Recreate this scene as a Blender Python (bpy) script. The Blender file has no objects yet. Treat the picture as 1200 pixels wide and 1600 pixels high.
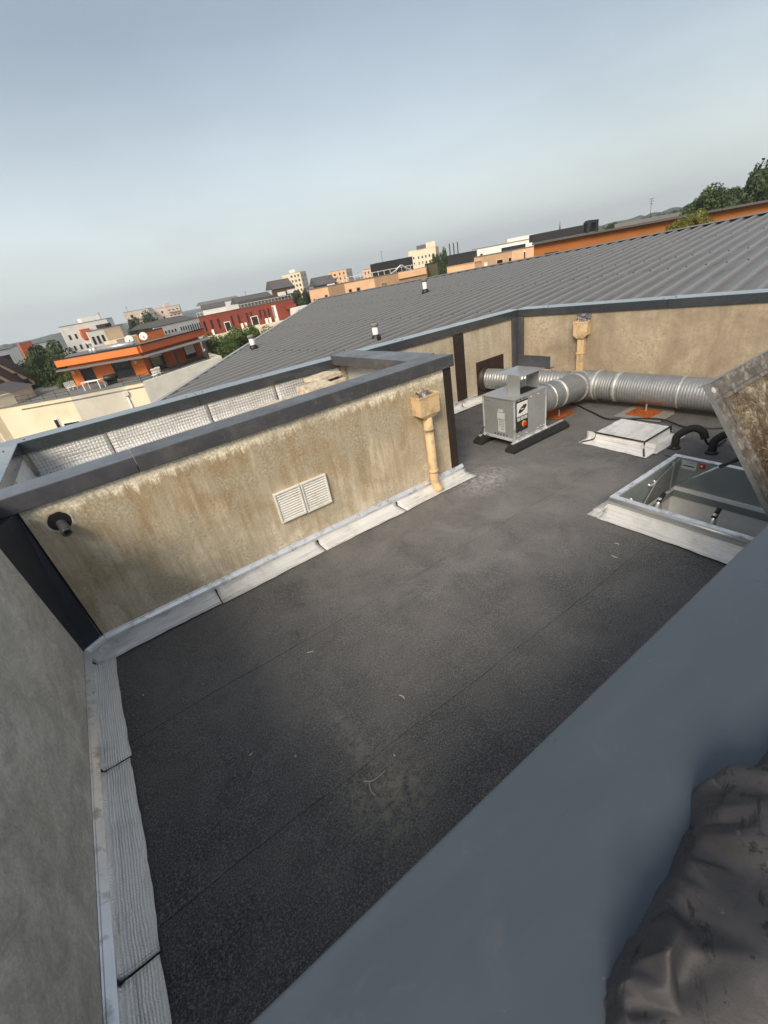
import bpy, math, random
import numpy as np
from mathutils import Vector, Matrix
random.seed(7)
S = bpy.context.scene
COL = S.collection
R_ = math.radians

# ------------------------------------------------------------------ camera, sky, sun, exposure
F, CX, CY = 672.0, 600.0, 800.0
EYE = np.array([0.0, 0.0, 2.6])
_th = math.atan(.19); _dh = (800 - (533 - .19*600))*math.cos(_th)
_nad = np.array([math.sin(_th)*F*F/_dh, math.cos(_th)*F*F/_dh, F]); _up = -_nad/np.linalg.norm(_nad)
_v1 = np.array([1872-CX, 533-.19*1872-CY, F]); _X = _v1 - _up*np.dot(_v1, _up); _X /= np.linalg.norm(_X)
_Y = np.cross(_up, _X)
RM = np.stack([_X, _Y, _up])                      # world = RM @ (right, down, forward)

def ray(u, v):
    d = RM @ np.array([u-CX, v-CY, F]); return d/np.linalg.norm(d)
def onz(u, v, z):
    d = ray(u, v); return EYE + d*((z-EYE[2])/d[2])
def onp(u, v, p, n):
    d = ray(u, v); return EYE + d*(np.dot(np.array(p)-EYE, n)/np.dot(d, n))
def far(u, v, D):
    d = ray(u, v); return EYE + d*(D/math.hypot(d[0], d[1]))

cam = bpy.data.cameras.new('camera'); camo = bpy.data.objects.new('camera', cam); COL.objects.link(camo)
M = Matrix(((RM[0][0], -RM[0][1], -RM[0][2], EYE[0]), (RM[1][0], -RM[1][1], -RM[1][2], EYE[1]),
            (RM[2][0], -RM[2][1], -RM[2][2], EYE[2]), (0, 0, 0, 1)))
camo.matrix_world = M
cam.sensor_fit = 'VERTICAL'; cam.sensor_height = 24.0; cam.lens = 24.0*F/1600; cam.clip_start = .05; cam.clip_end = 6000
S.camera = camo
S.render.resolution_x = 768; S.render.resolution_y = 1024

SUN_AZ = Vector((-.79, -.61, 0)).normalized(); SUN_EL = R_(38)
W = bpy.data.worlds.new('World'); S.world = W; W.use_nodes = True
wn = W.node_tree; wn.nodes.clear()
def N(t, ty, **k):
    n = t.nodes.new(ty)
    for a, b in k.items(): setattr(n, a, b)
    return n
sky = N(wn, 'ShaderNodeTexSky', sky_type='NISHITA', sun_disc=False, sun_elevation=SUN_EL,
        sun_rotation=math.atan2(SUN_AZ.x, SUN_AZ.y), air_density=1.3, dust_density=5.0, ozone_density=1.0)
geo = N(wn, 'ShaderNodeTexCoord'); sep = N(wn, 'ShaderNodeSeparateXYZ')
wn.links.new(geo.outputs['Generated'], sep.inputs[0])
cr = N(wn, 'ShaderNodeValToRGB'); e = cr.color_ramp.elements
e[0].position = 0.0; e[0].color = (5.1, 5.6, 5.6, 1)
e[1].position = .9; e[1].color = (1.75, 2.0, 2.3, 1)
m = e.new(.10); m.color = (4.05, 4.5, 4.65, 1)
m = e.new(.34); m.color = (1.85, 2.1, 2.4, 1)
m = e.new(.52); m.color = (1.75, 2.0, 2.3, 1)
wn.links.new(sep.outputs['Z'], cr.inputs[0])
nz = N(wn, 'ShaderNodeTexNoise'); nz.inputs['Scale'].default_value = 1.6; nz.inputs['Detail'].default_value = 5; nz.inputs['Roughness'].default_value = .55
mp = N(wn, 'ShaderNodeMapping'); mp.inputs['Scale'].default_value = (1, 1, 3.2)
wn.links.new(geo.outputs['Generated'], mp.inputs[0]); wn.links.new(mp.outputs[0], nz.inputs[0])
mr = N(wn, 'ShaderNodeMapRange'); mr.inputs[1].default_value = .3; mr.inputs[2].default_value = .75; mr.inputs[3].default_value = .84; mr.inputs[4].default_value = 1.14
wn.links.new(nz.outputs[0], mr.inputs[0])
mul = N(wn, 'ShaderNodeVectorMath', operation='SCALE'); wn.links.new(cr.outputs[0], mul.inputs[0]); wn.links.new(mr.outputs[0], mul.inputs['Scale'])
mx = N(wn, 'ShaderNodeMix', data_type='RGBA'); mx.inputs[0].default_value = .7
wn.links.new(sky.outputs[0], mx.inputs[6]); wn.links.new(mul.outputs[0], mx.inputs[7])
bg = N(wn, 'ShaderNodeBackground'); bg.inputs['Strength'].default_value = .105
wn.links.new(mx.outputs[2], bg.inputs[0])
wo = N(wn, 'ShaderNodeOutputWorld'); wn.links.new(bg.outputs[0], wo.inputs[0])

sl = bpy.data.lights.new('sun', 'SUN'); sl.energy = 1.7; sl.angle = R_(24.0); sl.color = (1.0, .89, .74)
so = bpy.data.objects.new('sun', sl); COL.objects.link(so)
_sd = Vector((SUN_AZ.x*math.cos(SUN_EL), SUN_AZ.y*math.cos(SUN_EL), math.sin(SUN_EL)))
so.rotation_euler = _sd.to_track_quat('Z', 'Y').to_euler(); so.location = (0, 0, 30)
S.view_settings.view_transform = 'Standard'; S.view_settings.look = 'None'
S.view_settings.exposure = 1.0; S.view_settings.gamma = 1.0; S.view_settings.use_curve_mapping = False

# ------------------------------------------------------------------ materials
def newmat(name):
    m = bpy.data.materials.new(name); m.use_nodes = True
    t = m.node_tree; b = t.nodes['Principled BSDF']
    return m, t, b
def coords(t, scale=(1, 1, 1), rot=(0, 0, 0), src='Object'):
    tc = N(t, 'ShaderNodeTexCoord'); mp = N(t, 'ShaderNodeMapping')
    mp.inputs['Scale'].default_value = scale; mp.inputs['Rotation'].default_value = rot
    t.links.new(tc.outputs[src], mp.inputs[0]); return mp.outputs[0]
def noise(t, vec, scale, detail=4, rough=.55, dist=0):
    n = N(t, 'ShaderNodeTexNoise'); n.inputs['Scale'].default_value = scale; n.inputs['Detail'].default_value = detail
    n.inputs['Roughness'].default_value = rough; n.inputs['Distortion'].default_value = dist
    t.links.new(vec, n.inputs['Vector']); return n.outputs['Fac']
def ramp(t, fac, stops):
    r = N(t, 'ShaderNodeValToRGB'); el = r.color_ramp.elements
    while len(el) < len(stops): el.new(.5)
    for q, (p, c) in zip(el, stops):
        q.position = p; q.color = (*c, 1) if not isinstance(c, (int, float)) else (c, c, c, 1)
    t.links.new(fac, r.inputs[0]); return r.outputs[0]
def mixc(t, fac, a, b, mode='MIX'):
    m = N(t, 'ShaderNodeMix', data_type='RGBA', blend_type=mode)
    for i, v in ((0, fac), (6, a), (7, b)):
        if isinstance(v, (int, float)): m.inputs[i].default_value = v
        elif isinstance(v, tuple): m.inputs[i].default_value = (*v, 1)
        else: t.links.new(v, m.inputs[i])
    return m.outputs[2]
def math_(t, op, a, b=None, clamp=False):
    m = N(t, 'ShaderNodeMath', operation=op); m.use_clamp = clamp
    for i, v in ((0, a), (1, b)):
        if v is None: continue
        if isinstance(v, (int, float)): m.inputs[i].default_value = v
        else: t.links.new(v, m.inputs[i])
    return m.outputs[0]
def bump(t, b, h, strength=.3, dist=.01):
    n = N(t, 'ShaderNodeBump'); n.inputs['Strength'].default_value = strength; n.inputs['Distance'].default_value = dist
    t.links.new(h, n.inputs['Height']); t.links.new(n.outputs[0], b.inputs['Normal'])
def setc(t, b, c): t.links.new(c, b.inputs['Base Color'])

def simple(name, col, rough=.6, metal=0, var=.25, vscale=6, bscale=0, bstr=.1, spec=.5, dirt=None):
    m, t, b = newmat(name); v = coords(t)
    lo = tuple(max(0, x*(1-var)) for x in col); hi = tuple(min(1, x*(1+var)) for x in col)
    c = ramp(t, noise(t, v, vscale, 5, .6), [(.3, lo), (.7, hi)])
    if dirt:
        c = mixc(t, ramp(t, noise(t, v, dirt[1], 6, .65), [(.5, 0), (.68, 1)]), c, dirt[0])
    setc(t, b, c)
    b.inputs['Roughness'].default_value = rough; b.inputs['Metallic'].default_value = metal
    b.inputs['Specular IOR Level'].default_value = spec
    if bscale: bump(t, b, noise(t, v, bscale, 4), bstr, .01)
    return m

def m_deck():
    m, t, b = newmat('bitumen_felt'); v = coords(t)
    g = noise(t, v, 125, 2, .75); g2 = noise(t, v, 60, 3, .6)
    base = mixc(t, ramp(t, noise(t, v, 75, 2, .6), [(.73, 0), (.78, .6)]), ramp(t, math_(t, 'ADD', math_(t, 'MULTIPLY', g, .45), math_(t, 'MULTIPLY', noise(t, v, 88, 3, .75), .55)), [(.40, (.010, .011, .013)), (.50, (.040, .043, .046)), (.61, (.17, .17, .168))]), (.3, .3, .29))
    dust = ramp(t, noise(t, v, .55, 6, .65, .3), [(.36, .1), (.62, 1)])
    base = mixc(t, math_(t, 'MULTIPLY', dust, .62), base, mixc(t, g, (.045, .04, .036), (.28, .26, .24)))
    sm = ramp(t, noise(t, v, 5, 5, .65), [(.52, 0), (.72, 1)])
    base = mixc(t, math_(t, 'MULTIPLY', sm, .28), base, (.022, .023, .025))
    # scuffed pale dust by the wall end, muddy puddle stain near the middle
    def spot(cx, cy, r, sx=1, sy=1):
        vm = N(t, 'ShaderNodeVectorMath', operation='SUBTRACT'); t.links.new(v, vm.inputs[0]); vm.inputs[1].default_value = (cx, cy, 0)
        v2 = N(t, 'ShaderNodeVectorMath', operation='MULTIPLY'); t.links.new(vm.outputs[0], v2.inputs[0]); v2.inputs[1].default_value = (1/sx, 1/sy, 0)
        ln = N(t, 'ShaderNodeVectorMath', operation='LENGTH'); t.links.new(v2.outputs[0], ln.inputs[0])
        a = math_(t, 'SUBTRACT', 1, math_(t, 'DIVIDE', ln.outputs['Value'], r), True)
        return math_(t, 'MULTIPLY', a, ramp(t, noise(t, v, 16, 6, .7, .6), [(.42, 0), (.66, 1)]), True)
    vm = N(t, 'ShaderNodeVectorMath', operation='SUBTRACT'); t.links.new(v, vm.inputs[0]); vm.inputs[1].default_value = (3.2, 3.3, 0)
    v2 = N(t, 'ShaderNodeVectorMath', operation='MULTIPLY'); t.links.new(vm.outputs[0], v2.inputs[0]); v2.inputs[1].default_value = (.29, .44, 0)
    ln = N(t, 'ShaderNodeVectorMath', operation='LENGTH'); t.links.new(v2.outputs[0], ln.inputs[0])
    pale_wear = math_(t, 'MULTIPLY', math_(t, 'SUBTRACT', 1.25, ln.outputs['Value'], True), ramp(t, noise(t, v, 2.2, 7, .7, .6), [(.30, .25), (.66, 1)]), True)  # dusty wear; its soft oval also set to brighten deck centre and far end
    base = mixc(t, math_(t, 'MULTIPLY', pale_wear, .8), base, mixc(t, g, (.09, .085, .08), (.38, .365, .35)))
    base = mixc(t, math_(t, 'MULTIPLY', spot(.46, 1.36, .36, 1, 1.1), 1.0), base, (.26, .235, .17))
    base = mixc(t, math_(t, 'MULTIPLY', spot(.44, 1.78, .34, .3, 1), 1.0), base, (.22, .21, .18))
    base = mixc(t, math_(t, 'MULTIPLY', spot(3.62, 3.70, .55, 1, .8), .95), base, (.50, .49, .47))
    setc(t, b, base); b.inputs['Roughness'].default_value = .85; b.inputs['Specular IOR Level'].default_value = .35
    h = math_(t, 'ADD', math_(t, 'MULTIPLY', g, .5), math_(t, 'MULTIPLY', noise(t, v, 9, 4), 1.2))
    bump(t, b, h, .55, .006); return m

def m_render(name, clean, dirty, band_z=None, dirt_lo=.38, dirt_hi=.62, streak=.6, grey=None, pebble=60):
    m, t, b = newmat(name); v = coords(t); vs = coords(t, (9, 9, .8))
    sepn = N(t, 'ShaderNodeSeparateXYZ'); t.links.new(v, sepn.inputs[0])
    big = noise(t, v, 1.5, 7, .66, .5); st = noise(t, vs, 1.0, 6, .7)
    f = math_(t, 'ADD', math_(t, 'MULTIPLY', big, 1-streak), math_(t, 'MULTIPLY', st, streak))
    peb = noise(t, v, pebble, 3, .7)
    f = math_(t, 'ADD', f, math_(t, 'MULTIPLY', math_(t, 'SUBTRACT', peb, .5), .7))
    if band_z is not None:
        # algae is heaviest just under the strip that the coping keeps dry, thinner lower down
        f = math_(t, 'ADD', f, math_(t, 'MULTIPLY', math_(t, 'SUBTRACT', sepn.outputs['Z'], .85), .16))
    d = ramp(t, f, [(dirt_lo, 0), (dirt_hi, 1)])
    if band_z is not None:
        zz = math_(t, 'ADD', sepn.outputs['Z'], math_(t, 'MULTIPLY', math_(t, 'SUBTRACT', noise(t, coords(t, (16, 16, .3)), 1, 5, .75), .5), .36))
        bm = math_(t, 'SUBTRACT', 1, math_(t, 'DIVIDE', math_(t, 'SUBTRACT', zz, band_z-.03), .06), True)
        d = math_(t, 'MULTIPLY', math_(t, 'ADD', d, .18, True), math_(t, 'MAXIMUM', bm, .02), True)
    c = mixc(t, d, clean, dirty)
    if grey:
        c = mixc(t, math_(t, 'MULTIPLY', ramp(t, noise(t, v, 2.4, 6, .65, .5), [(.44, 0), (.60, 1)]), .75), c, grey)
    c = mixc(t, .85, c, ramp(t, peb, [(.34, .58), (.5, .95), (.64, 1.3)]), 'MULTIPLY')
    setc(t, b, c); b.inputs['Roughness'].default_value = .92; b.inputs['Specular IOR Level'].default_value = .2
    h = math_(t, 'ADD', peb, math_(t, 'MULTIPLY', noise(t, v, 18, 3), .8))
    bump(t, b, h, .55, .008); return m

def m_cement():
    m, t, b = newmat('grey_cement_render'); v = coords(t); v2 = coords(t, (1, 1, 1), (R_(35), 0, 0))
    f = noise(t, v, 1.7, 7, .62, .8)
    c = ramp(t, f, [(.3, (.58, .54, .46)), (.5, (.68, .64, .555)), (.72, (.78, .745, .665))])
    sw = noise(t, coords(t, (1, 1, 1.5), (R_(40), 0, 0)), 4.0, 10, .74, 1.1)
    fine = noise(t, v, 42, 5, .78)
    c = mixc(t, .65, c, ramp(t, sw, [(.36, .6), (.60, 1.05)]), 'MULTIPLY')
    c = mixc(t, .55, c, ramp(t, fine, [(.32, .55), (.6, 1.05)]), 'MULTIPLY')
    c = mixc(t, ramp(t, noise(t, v, 13, 8, .82, 1.2), [(.66, 0), (.71, .7)]), c, (.07, .068, .06))
    setc(t, b, c); b.inputs['Roughness'].default_value = .9; b.inputs['Specular IOR Level'].default_value = .2
    bump(t, b, math_(t, 'ADD', math_(t, 'MULTIPLY', sw, 1.5), fine), .5, .006); return m

def m_paint(name, col, rough=.38, dirt=.25, spots=False, coat=0):
    m, t, b = newmat(name); v = coords(t)
    f = noise(t, v, 1.2, 4, .5)
    c = ramp(t, f, [(.3, tuple(x*.9 for x in col)), (.7, tuple(min(1, x*1.08) for x in col))])
    d = ramp(t, noise(t, v, 5, 7, .7, .4), [(.45, 0), (.75, 1)])
    c = mixc(t, math_(t, 'MULTIPLY', d, dirt), c, (.20, .19, .175))
    if spots:
        c = mixc(t, ramp(t, noise(t, v, 38, 4, .7), [(.62, 0), (.7, .55)]), c, (.34, .33, .31))
    setc(t, b, c)
    rr = ramp(t, noise(t, v, 2.6, 7, .68, .5), [(.3, rough*.75), (.7, min(1, rough*1.5))]); t.links.new(rr, b.inputs['Roughness'])
    b.inputs['Coat Weight'].default_value = coat; b.inputs['Coat Roughness'].default_value = .12
    bump(t, b, noise(t, v, 2.2, 2, .4), .05, .01); return m

def m_alu(name, axis='x', tone=.72, weave=False):
    """foil-faced felt; axis = the strip's long axis, embossed with fine ribs or a small diamond grid"""
    m, t, b = newmat(name); v = coords(t)
    c = ramp(t, noise(t, v, 3.2, 7, .68, .6), [(.3, (tone*.8, tone*.79, tone*.76)), (.52, (tone, tone*.99, tone*.96)), (.72, (min(1, tone*1.12),)*3)])
    c = mixc(t, ramp(t, noise(t, v, 14, 6, .7), [(.6, 0), (.78, .4)]), c, (.36, .345, .31))
    sx = N(t, 'ShaderNodeSeparateXYZ'); t.links.new(v, sx.inputs[0])
    nn = math_(t, 'MULTIPLY', math_(t, 'SUBTRACT', noise(t, v, 5, 3), .5), .05)
    ax = {'x': ('X', 'Y'), 'y': ('Y', 'X'), 'z': ('X', 'Z'), 'w': ('Y', 'Z')}[axis]
    L_ = math_(t, 'ADD', sx.outputs[ax[0]], nn); C_ = math_(t, 'ADD', math_(t, 'ADD', sx.outputs[ax[1]], math_(t, 'MULTIPLY', sx.outputs['Z'], 1 if ax[1] != 'Z' else 0)), math_(t, 'MULTIPLY', nn, .5))
    sn = lambda q, k: math_(t, 'SINE', math_(t, 'MULTIPLY', q, k))
    if weave:
        k = 2*math.pi/.075
        h = math_(t, 'MULTIPLY', sn(math_(t, 'ADD', L_, C_), k), sn(math_(t, 'SUBTRACT', L_, C_), k)); h = math_(t, 'ADD', math_(t, 'MULTIPLY', h, .5), .5)
    else:
        h1 = math_(t, 'ADD', math_(t, 'MULTIPLY', sn(C_, 2*math.pi/.0145), .5), .5); h2 = math_(t, 'ADD', math_(t, 'MULTIPLY', sn(L_, 2*math.pi/.016), .3), .7)
        h = math_(t, 'MULTIPLY', h1, h2)
    stre = noise(t, coords(t, (1.6, 26, 26) if axis in 'xz' else (26, 1.6, 26)), 1.0, 6, .72, .6)
    if not weave: c = mixc(t, .9, c, ramp(t, stre, [(.34, .66), (.43, .96), (.56, 1.1), (.70, .88)]), 'MULTIPLY')  # light and dark of the crinkles multiplied into the colour
    c = mixc(t, .6 if weave else .42, c, ramp(t, h, [(.1, .62), (.6, 1.1)]), 'MULTIPLY')  # hollows of the embossing darkened in the colour as well
    setc(t, b, c); b.inputs['Roughness'].default_value = .38; b.inputs['Metallic'].default_value = .3
    bump(t, b, math_(t, 'ADD', math_(t, 'MULTIPLY', h, .9), math_(t, 'MULTIPLY', stre, 2.6)), .8, .009); return m

def m_galv(name='galvanised_steel', tone=.46, rough=.42):
    m, t, b = newmat(name); v = coords(t)
    vo = N(t, 'ShaderNodeTexVoronoi'); vo.inputs['Scale'].default_value = 26; t.links.new(v, vo.inputs['Vector'])
    c = ramp(t, noise(t, v, 2.5, 6, .6), [(.3, (tone*.88, tone*.95, tone*.95)), (.7, (tone*1.05, tone*1.12, tone*1.12))])
    c = mixc(t, .10, c, vo.outputs['Color'], 'SOFT_LIGHT')
    hs = N(t, 'ShaderNodeHueSaturation'); hs.inputs['Saturation'].default_value = .35; t.links.new(c, hs.inputs['Color']); c = hs.outputs[0]
    c = mixc(t, ramp(t, noise(t, v, 9, 6, .7), [(.6, 0), (.8, .2)]), c, (.3, .29, .27))
    setc(t, b, c); b.inputs['Metallic'].default_value = .6
    t.links.new(ramp(t, noise(t, v, 12, 4), [(.3, rough*.85), (.7, rough*1.3)]), b.inputs['Roughness']); return m

def m_leaf(name, a, bcol, c3):
    m, t, b = newmat(name); v = coords(t)
    f = noise(t, v, .9, 4, .6); f2 = noise(t, v, 6, 2)
    c = ramp(t, math_(t, 'ADD', math_(t, 'MULTIPLY', f, .6), math_(t, 'MULTIPLY', f2, .4)), [(.36, a), (.5, bcol), (.64, c3)])
    setc(t, b, c); b.inputs['Roughness'].default_value = .6
    tr = N(t, 'ShaderNodeBsdfTranslucent'); t.links.new(c, tr.inputs[0]); ms = N(t, 'ShaderNodeMixShader'); ms.inputs[0].default_value = .22
    t.links.new(b.outputs[0], ms.inputs[1]); t.links.new(tr.outputs[0], ms.inputs[2]); t.links.new(ms.outputs[0], t.nodes['Material Output'].inputs[0]); return m

def m_lid():
    m, t, b = newmat('weathered_lid_plastic'); v = coords(t)
    f = math_(t, 'ADD', math_(t, 'MULTIPLY', noise(t, v, 3.5, 8, .7, .4), .55), math_(t, 'MULTIPLY', noise(t, v, 32, 6, .75), .45))
    c = ramp(t, f, [(.40, (.045, .030, .018)), (.50, (.12, .085, .05)), (.57, (.26, .22, .15)), (.66, (.58, .54, .45))])
    c = mixc(t, ramp(t, noise(t, v, 18, 6, .75, .4), [(.56, 0), (.68, .8)]), c, (.38, .36, .22))
    setc(t, b, c); b.inputs['Roughness'].default_value = .8
    bump(t, b, noise(t, v, 30, 6, .75), 1.0, .012); return m

K = {}
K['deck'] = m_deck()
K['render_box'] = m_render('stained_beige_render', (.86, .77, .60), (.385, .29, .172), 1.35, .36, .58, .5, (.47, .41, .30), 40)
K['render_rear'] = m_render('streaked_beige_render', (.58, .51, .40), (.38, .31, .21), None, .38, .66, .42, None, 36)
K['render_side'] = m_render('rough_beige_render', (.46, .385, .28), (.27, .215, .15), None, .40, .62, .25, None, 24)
K['cement'] = m_cement()
K['coping'] = m_paint('dark_coping_paint', (.055, .056, .066), .36, .25, False, .5)
K['coping_worn'] = m_paint('spotted_coping_paint', (.062, .062, .068), .42, .4, True, .3)
K['coping_blue'] = m_paint('blue_grey_coping_paint', (.058, .073, .090), .36, .0)
def m_bluecop():
    m, t, b = newmat('blue_grey_coping_paint'); v = coords(t)
    c = ramp(t, noise(t, coords(t, (.5, 1.6, 1)), 1.3, 6, .6, .6), [(.32, (.050, .064, .080)), (.68, (.072, .088, .106))])
    c = mixc(t, ramp(t, noise(t, v, 7, 8, .75, .8), [(.56, 0), (.8, .28)]), c, (.15, .15, .145))
    c = mixc(t, ramp(t, noise(t, coords(t, (3, 60, 1), (0, 0, R_(24))), 1, 3, .6), [(.72, 0), (.76, .25)]), c, (.16, .17, .18))
    c = mixc(t, ramp(t, noise(t, v, 90, 2, .5), [(.76, 0), (.79, .6)]), c, (.26, .26, .25))
    setc(t, b, c); t.links.new(ramp(t, noise(t, v, 3.5, 7, .7, .6), [(.3, .24), (.7, .5)]), b.inputs['Roughness'])
    bump(t, b, noise(t, v, 1.4, 2, .4), .06, .01); return m
K['coping_blue'] = m_bluecop()
K['coping_pale'] = m_paint('blue_coping_paint', (.034, .042, .050), .26, .08, False, 1.0)
K['anthracite_shade'] = m_paint('shaded_anthracite_trim_paint', (.022, .027, .038), .45, .06)  # last: the coping paint again, its shade put into a darker colour
K['brown'] = m_paint('dark_brown_paint', (.028, .017, .013), .55, .08)
K['alu'] = m_alu('embossed_foil_felt', 'x', 1.0); K['alu_y'] = m_alu('embossed_foil_felt_side', 'y', 1.0)
K['alu_weave'] = m_alu('diamond_foil_felt', 'z', .62, True)
K['galv'] = m_galv('galvanised_steel', .50, .36); K['galv_dark'] = m_galv('galvanised_steel_dull', .30, .5); K['galv_light'] = simple('zinc_strip', (.84, .86, .88), .3, .55, .08, 5, 0, 0, .5, ((.42, .42, .40), 9))
K['duct'] = m_galv('spiral_duct_steel', .31, .48)
K['tape'] = simple('pale_metal_tape', (.46, .46, .44), .45, .4, .15, 20)
K['rubber'] = simple('black_rubber', (.016, .016, .015), .8, 0, .3, 20, 60, .3)
K['black'] = simple('black_plastic', (.012, .012, .013), .5)
K['pipe_grey'] = simple('grey_pvc', (.10, .10, .105), .5)
K['cream'] = simple('cream_pvc', (.66, .47, .26), .5, 0, .08, 3, 0, 0, .4, ((.36, .27, .17), 7))
K['lead'] = simple('crumpled_lead', (.22, .21, .22), .5, .5, .4, 18, 26, .6)
K['white'] = simple('white_plastic', (.80, .78, .72), .5, 0, .05, 4, 0, 0, .5, ((.66, .63, .56), 9))
K['concrete'] = simple('mossy_concrete', (.66, .57, .43), .95, 0, .18, 20, 60, .5, .2, ((.36, .27, .17), 14))
K['orange_pad'] = simple('rusty_orange_pad', (.35, .085, .018), .9, 0, .4, 24, 80, .5, .2, ((.14, .05, .02), 16))
K['slate_pad'] = simple('grey_mineral_pad', (.22, .205, .185), .95, 0, .15, 20, 90, .5)
K['lid'] = m_lid(); K['lid_frame'] = simple('weathered_frame_plastic', (.125, .11, .095), .65, 0, .5, 9, 22, .5, .4, ((.30, .275, .235), 16))
K['plaster'] = simple('white_shaft_lining', (.82, .82, .80), .6, 0, .08, 5)
K['inner_metal'] = simple('grey_green_metal', (.30, .34, .34), .4, .3, .12, 3)
def m_tarp():
    m, t, b = newmat('muddy_dark_sheeting'); v = coords(t)
    c = ramp(t, noise(t, v, 3, 5, .6, .8), [(.3, (.023, .021, .023)), (.5, (.040, .037, .040)), (.72, (.062, .058, .061))])
    c = mixc(t, ramp(t, noise(t, v, 9, 6, .72, 1.2), [(.57, 0), (.63, .9)]), c, (.006, .005, .004))
    c = mixc(t, ramp(t, noise(t, v, 26, 4, .6, .5), [(.65, 0), (.68, .95)]), c, (.005, .005, .005))
    c = mixc(t, ramp(t, noise(t, v, 17, 5, .7), [(.65, 0), (.72, .5)]), c, (.20, .175, .15))
    setc(t, b, c); t.links.new(ramp(t, noise(t, v, 7, 5, .6), [(.3, .5), (.7, .8)]), b.inputs['Roughness'])
    bump(t, b, math_(t, 'ADD', noise(t, v, 9, 3, .5, .3), math_(t, 'MULTIPLY', noise(t, v, 160, 2), .06)), .35, .02); return m
K['tarp'] = m_tarp()
K['scrap'] = simple('pale_scrap', (.55, .52, .45), .8)
K['twig'] = simple('dry_twig', (.34, .31, .26), .9)
K['label'] = simple('pale_grey_label', (.50, .52, .52), .5, 0, .05)
K['red'] = simple('red_plastic', (.5, .03, .02), .4, 0, .1)
K['yellow'] = simple('yellow_plastic', (.75, .42, .03), .4, 0, .1)
K['navy'] = simple('dark_navy_ink', (.02, .02, .045), .5, 0, .1)
def m_roof():
    m, t, b = newmat('grey_profiled_sheet'); v = coords(t); vr = coords(t, (.5, 5, 1), (0, 0, R_(-9.1)))
    vm = N(t, 'ShaderNodeVectorMath', operation='DOT_PRODUCT'); sb_ = N(t, 'ShaderNodeVectorMath', operation='SUBTRACT'); t.links.new(v, sb_.inputs[0]); sb_.inputs[1].default_value = (7.8, 6.6, 1.4)
    t.links.new(sb_.outputs[0], vm.inputs[0]); vm.inputs[1].default_value = (-.1581, .9874, 0)
    fr = math_(t, 'FRACT', math_(t, 'DIVIDE', math_(t, 'ADD', vm.outputs['Value'], 8.5), .333))
    rib = ramp(t, fr, [(.0, .35), (.1, .25), (.55, .0), (.70, .1), (.76, 1), (.95, 1), (.99, .3)])  # light and dark of the ribs strengthened in colour, over dirty pans
    c = mixc(t, rib, ramp(t, noise(t, vr, 1.2, 5, .6), [(.3, (.115, .113, .112)), (.7, (.155, .153, .150))]), (.205, .202, .198))
    c = mixc(t, ramp(t, noise(t, v, 1.6, 6, .65, .5), [(.57, 0), (.80, .4)]), c, (.25, .245, .235))
    setc(t, b, c); b.inputs['Roughness'].default_value = .45; return m
K['roof_metal'] = m_roof()
K['roof_cap'] = m_paint('grey_ridge_sheet', (.16, .16, .16), .5, .15)
K['rake'] = m_paint('pale_verge_sheet', (.36, .36, .35), .5, .15)
K['glass'] = simple('dark_window_glass', (.018, .022, .028), .08, 0, .2, 2, 0, 0, .8)
K['bark'] = simple('bark', (.07, .05, .035), .95, 0, .3, 12, 20, .6)
def wallmat(n, c, var=.07, d=.35): return simple(n, c, .9, 0, var, .35, 0, 0, .2, (tuple(x*.86 for x in c), .6))
K['w_cream'] = wallmat('cream_house_render', (.82, .71, .52)); K['w_greige'] = wallmat('grey_beige_house_render', (.60, .565, .48)); K['w_greige_lit'] = wallmat('lit_grey_beige_house_render', (.82, .79, .70))  # last one: grey beige wall lightened in colour as if sunlit
K['w_orange'] = wallmat('orange_house_render', (.80, .23, .07)); K['w_rust_shade'] = wallmat('rust_and_shaded_orange_render', (.58, .15, .06))  # rust tone also gives the penthouse's right wing its painted shade
K['w_red'] = wallmat('brick_red_cladding', (.25, .062, .042)); K['w_white'] = wallmat('white_house_render', (.86, .83, .78))
K['w_pale'] = wallmat('pale_grey_house_render', (.80, .78, .73)); K['w_beige'] = wallmat('beige_house_render', (.74, .60, .42))
K['w_pink'] = wallmat('pink_beige_house_render', (.72, .58, .48)); K['w_peach'] = wallmat('peach_house_render', (.78, .50, .30))
K['w_peach_d'] = wallmat('tan_slatted_cladding', (.50, .34, .21)); K['w_ochre'] = wallmat('ochre_wood_cladding', (.38, .14, .04))
K['w_grey'] = wallmat('grey_house_render', (.2, .195, .19)); K['w_olive'] = wallmat('olive_cladding', (.09, .085, .055))
K['r_slate'] = wallmat('slate_roof', (.115, .108, .105)); K['r_dark'] = wallmat('dark_roofing', (.035, .036, .039)); K['r_grey'] = wallmat('grey_flat_roofing', (.2, .195, .185))
K['r_brown'] = wallmat('brown_tile_roof', (.10, .06, .045))
K['metal_rail'] = simple('dark_railing_metal', (.05, .05, .05), .5, .4)
K['leaf_dark'] = m_leaf('dark_leaves', (.018, .035, .010), (.045, .075, .020), (.095, .135, .038))
K['leaf_bright'] = m_leaf('bright_leaves', (.035, .065, .010), (.085, .14, .02), (.17, .23, .04))
K['leaf_pine'] = m_leaf('conifer_needles', (.008, .02, .012), (.018, .035, .02), (.04, .06, .03))
K['leaf_yellow'] = m_leaf('yellow_green_leaves', (.08, .09, .012), (.17, .17, .025), (.28, .26, .05))
K['ground'] = simple('town_ground', (.11, .11, .085), .95, 0, .4, .05)
K['road'] = simple('asphalt', (.05, .05, .05), .9, 0, .2, 1)
K['hill'] = simple('wooded_hill', (.075, .10, .085), .95, 0, .35, .03, .15, 1.0)

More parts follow.
